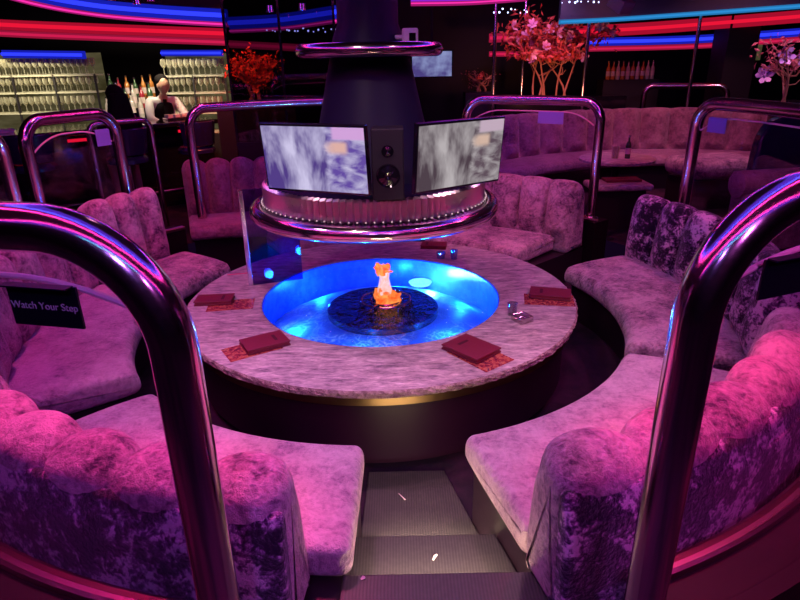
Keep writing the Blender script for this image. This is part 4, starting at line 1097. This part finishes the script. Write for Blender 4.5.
# distant lit things
p = at(432, 64, 8.0)
e = empty('television', (p.x, 8.0, p.z - .2), 'small distant television between the flue and the pink flower tree', 'television')
MB().box((0, .02, .2), (.52, .03, .32)).build('housing', 'black_gloss', e, smooth=False)
MB().box((0, 0, .2), (.49, .006, .29)).build('screen', 'screen_far', e, smooth=False)
MB().tube([(0, .03, .36), (0, .03, 3.15 - p.z + .2)], .015, 8).build('ceiling_stem', 'black_matte', e)
p = at(763, 52, 10.6)
e = MB().box((0, 0, 0), (.46, .04, .30)).build('lit_wall_panel', 'backlight', smooth=False); e.location = (p.x, 11.07, p.z + .02)
tag(e, 'small warm yellow lit wall panel right of the dark column', 'light panel')

# ---------------------------------------------------------------- flowering trees
def blossom_mesh(r, q):
    mb = MB()
    for k in range(6):
        a = 2 * PI * k / 6 + q.uniform(-.15, .15); ca, sa = math.cos(a), math.sin(a); up = q.uniform(.25, .6)
        pts = []
        for (l, w) in ((.1, .0), (.45, .26), (.8, .30), (1.05, .0)):
            for s_ in ((-1, 1) if w else (0,)):
                z = up * l * l
                pts.append((r * (ca * l - sa * w * s_), r * (sa * l + ca * w * s_), r * z))
        mb.add(pts, [(0, 1, 2), (1, 3, 4, 2), (3, 5, 4)])
    blob(mb, (0, 0, r * .12), r * .16, (1, 1, 1), 2, 8, 5, 0)
    return mb
def tree(name, loc, w, h, nst, nleaf, nblo, leaf_mat, pet_mat, label, seed, br=.07, trunk=.42):
    q = random.Random(seed)
    e = empty(name, loc, label, 'tree')
    tips = []
    for k in range(nst):
        bx_ = q.uniform(-.20, .20) * w; tx = (-.42 + .84 * (k + .5) / nst) * w; ty = q.uniform(-.2, .2) * w
        pts = []
        for j in range(7):
            t = j / 6; pts.append((bx_ + (tx - bx_) * t ** 1.5 + .02 * math.sin(5 * t + k), ty * t, h * .72 * t + 0.0))
        MB().tube(pts, [(.011 * (1 - .7 * j / 6) + .003) for j in range(7)], 8).build('stem', 'bark', e)
        for j in (2, 3, 3, 4, 5):
            p_ = Vector(pts[j]); t_ = p_ + Vector((q.uniform(-.24, .24) * w, q.uniform(-.12, .12) * w, q.uniform(.06, .24) * h)); tips.append(t_)
            MB().tube([p_, p_.lerp(t_, .5) + Vector((.02, 0, -.02)), t_], [.008, .006, .003], 6).build('twig', 'bark', e)
        tips.append(Vector(pts[-1]))
    mb = MB()
    for k in range(nleaf):
        t_ = q.choice(tips); c = t_ + Vector((q.gauss(0, .075) * w, q.gauss(0, .07) * w, q.gauss(0, .075) * h))
        if c.z < h * trunk: c.z = h * trunk + q.random() * .1
        s_ = q.uniform(.025, .055) * (w / 1.2); a = Vector((q.gauss(0, 1), q.gauss(0, 1), q.gauss(0, 1))).normalized(); b2 = a.orthogonal().normalized(); n_ = a.cross(b2)
        mb.add([c - a * s_, c + b2 * s_ * .45 + n_ * s_ * .2, c + a * s_, c - b2 * s_ * .45 + n_ * s_ * .2], [(0, 1, 2), (0, 2, 3)])
    mb.build('foliage', leaf_mat, e)
    bl = [blossom_mesh(br, q) for _ in range(2)]
    protos = []
    for k in range(nblo):
        if k < 2: o = bl[k].build('blossom', pet_mat, e); protos.append(o)
        else: o = protos[k % 2].copy(); COL.objects.link(o); o.parent = e
        t_ = q.choice(tips); o.location = t_ + Vector((q.gauss(0, .06) * w, -abs(q.gauss(0, .10)) * w - .04, q.gauss(0, .06) * h))
        o.rotation_euler = (PI / 2 + q.uniform(-.6, .3), q.uniform(-.6, .6), q.uniform(-.7, .7))
    return e
# planter ledge behind the banquette
p = at(550, 97, 8.75)
o = MB().box((p.x + .15, 8.95, (p.z + ZF) / 2), (1.8, .5, p.z - ZF - .002)).build('planter_ledge', 'black_gloss', smooth=False); tag(o, 'dark glossy planter ledge behind the long banquette carrying the pink tree', 'planter')
tree('flowering_tree', (p.x - .05, 8.85, p.z), 1.45, 1.15, 7, 1500, 30, 'leaf_orange', 'petal_pink', 'pink blossoming artificial tree on the ledge behind the long banquette', 11)
p = at(258, 106, 6.9)
o = MB().box((p.x, 6.95, (p.z + ZF) / 2), (.85, .35, p.z - ZF)).build('planter_box', 'black_matte', smooth=False); tag(o, 'black planter box behind the smoked partition under the red tree', 'planter')
M['leaf_red'] = petal_mat('leaf_red', (.75, .03, .02), (.95, .14, .05))
tree('flowering_tree', (p.x, 6.9, p.z), .62, .62, 5, 800, 8, 'leaf_red', 'petal_red', 'red lit artificial tree behind the smoked partition', 5, .04, .05)
p = at(479, 92, 8.7)
o = MB().box((p.x, 8.7, (p.z + ZF) / 2), (.4, .3, p.z - ZF)).build('planter_box', 'black_matte', smooth=False); tag(o, 'black planter box under the small dim red shrub behind the televisions', 'planter')
tree('flowering_shrub', (p.x, 8.7, p.z), .48, .30, 4, 200, 4, 'leaf_plum', 'petal_red', 'small dim red shrub left of the pink flower tree', 15, .035, .1)
p = at(806, 104, 5.9)
o = MB().lathe([(.001, 0), (.20, 0), (.26, p.z - ZF), (.23, p.z - ZF), (.20, p.z - ZF - .03), (.001, p.z - ZF - .03)], 28, (0, 0, 0)).build('tall_planter', 'black_gloss'); o.location = (p.x + .14, 6.22, ZF); tag(o, 'tall black planter at the right edge under the violet flowers', 'planter')
tree('flowering_tree', (p.x + .14, 6.22, p.z - .02), .90, .70, 5, 420, 12, 'leaf_plum', 'petal_violet', 'tree with large violet and white flowers at the right edge', 31, .085)

# ---------------------------------------------------------------- lights; unseen spots added to light each part
def spot(loc, tgt, col, power, size=70, blend=.8, rad=.08, name='spot'):
    l = bpy.data.lights.new(name, 'SPOT'); l.color = col; l.energy = power; l.spot_size = R(size); l.spot_blend = blend; l.shadow_soft_size = rad
    o = bpy.data.objects.new(name, l); COL.objects.link(o); o.location = loc
    o.rotation_euler = (Vector(tgt) - Vector(loc)).to_track_quat('-Z', 'Y').to_euler(); return o
def point(loc, col, power, rad=.05):
    l = bpy.data.lights.new('point', 'POINT'); l.color = col; l.energy = power; l.shadow_soft_size = rad
    o = bpy.data.objects.new('lamp', l); COL.objects.link(o); o.location = loc; return o
PINK = (1., .10, .42); ROSE = (1., .42, .62); MAG = (1., .06, .62); VIO = (.42, .10, 1.); BLU = (.04, .06, 1.)
# over the table
spot((-.6, 1.9, 2.95), (-.1, 3.0, .48), (1., .62, .74), 62, 75)
spot((.9, 2.2, 2.95), (.6, 3.4, .48), (1., .62, .70), 50, 70)
spot((-1.5, 2.6, 2.95), (-.9, 3.6, .48), (.85, .45, .9), 40, 60)
# foreground sofas
spot((-.7, 2.9, 2.95), (-.7, 1.8, .45), (1., .40, .80), 125, 62)
spot((.9, 2.9, 2.95), (.8, 1.9, .45), (1., .46, .66), 100, 60)
spot((-1.0, 2.7, 2.9), (-1.0, 1.5, .8), (1., .035, .22), 420, 42)
spot((1.2, 2.5, 2.9), (1.25, 1.65, .8), (1., .03, .15), 360, 42)
spot((1.9, .6, 2.7), (1.3, 1.5, .6), (1., .06, .42), 60, 60)
spot((-.2, -.4, 2.6), (-.5, 1.2, .6), (.40, .16, 1.), 42, 80)
spot((.9, -.4, 2.6), (.6, 1.2, .6), (.7, .14, .9), 55, 80)
# side and rear sofas
spot((-2.2, 3.0, 2.95), (-2.0, 3.4, .5), (1., .10, .38), 100, 80)
spot((2.6, 3.4, 2.95), (2.0, 3.6, .5), (1., .20, .52), 95, 85)
spot((-1.6, 4.4, 2.9), (-2.1, 4.9, .6), (1., .16, .24), 85, 60)
spot((.6, 4.6, 2.9), (1.0, 5.3, .6), (1., .20, .34), 110, 62)
spot((-1.6, 5.6, 2.9), (-1.6, 5.9, .7), (1., .05, .22), 40, 70)
spot((2.2, 6.9, 2.95), (2.6, 7.7, .9), (1., .25, .34), 75, 110)
spot((3.9, 6.7, 2.95), (4.0, 7.6, .9), (1., .25, .34), 60, 110)
spot((2.4, 5.9, 2.8), (2.35, 6.2, .8), (1., .08, .15), 30, 40)
spot((1.4, 5.8, 2.8), (1.5, 7.2, .7), VIO, 60, 70)
spot((3.6, 6.0, 2.9), (3.6, 6.8, .8), (1., .35, .60), 60, 55)
# trees
spot((1.9, 7.7, 1.35), (1.95, 8.8, 2.0), (1., .28, .15), 40, 110)
spot((1.6, 7.6, 2.8), (1.9, 8.8, 1.9), (1., .35, .8), 40, 80)
spot((-1.75, 6.3, 2.6), (-1.72, 6.9, 1.7), (1., .16, .06), 170, 80)
spot((3.7, 5.2, 2.7), (4.0, 6.2, 1.9), (.9, .5, .9), 30, 70)
# bar
spot((-3.35, 7.1, 2.3), (-3.3, 7.9, 1.3), (1., .78, .62), 30, 80)
spot((-4.5, 6.9, 2.45), (-4.9, 8.1, 1.5), (1., .88, .55), 210, 90)
spot((-2.75, 7.35, 2.15), (-2.8, 8.1, 1.55), (1., .88, .55), 60, 110)
def strip(loc, w, d_, col, power, tgt):
    l = bpy.data.lights.new('strip', 'AREA'); l.shape = 'RECTANGLE'; l.size = w; l.size_y = d_; l.color = col; l.energy = power; l.spread = R(110)
    o = bpy.data.objects.new('strip_lamp', l); COL.objects.link(o); o.location = loc
    o.rotation_euler = (Vector(tgt) - Vector(loc)).to_track_quat('-Z', 'Y').to_euler()
strip((.10, 1.845, .13), .42, .012, (1., .80, .50), 1.5, (.10, 1.93, 0))
strip((.11, 1.515, .28), .45, .012, (1., .80, .50), 1.5, (.11, 1.68, .15))
# blue wash of the pool and the hood
for a in (20, 80, 140, 200, 260, 320):
    point((CX + .60 * math.cos(R(a)), CY + .60 * math.sin(R(a)), .375), (.015, .24, 1.), 6.5, .03)
point((CX + .36, CY + .50, .375), (.25, .9, 1.), 12.0, .03)
point((CX + bx, CY + by - .02, WZ + .14), (1., .35, .10), 1.2, .05)
w = bpy.data.worlds.new('world'); S.world = w; w.use_nodes = True
w.node_tree.nodes['Background'].inputs[0].default_value = (.25, .05, .45, 1); w.node_tree.nodes['Background'].inputs[1].default_value = .02

# ---------------------------------------------------------------- render settings
S.view_settings.view_transform = 'Standard'; S.view_settings.look = 'None'; S.view_settings.gamma = 1; S.view_settings.exposure = 0
S.view_settings.use_curve_mapping = False
S.cycles.use_denoising = True
S.cycles.max_bounces = 6; S.cycles.diffuse_bounces = 2; S.cycles.glossy_bounces = 3; S.cycles.transmission_bounces = 4; S.cycles.transparent_max_bounces = 12
S.cycles.sample_clamp_indirect = 4; S.cycles.caustics_reflective = False; S.cycles.caustics_refractive = False
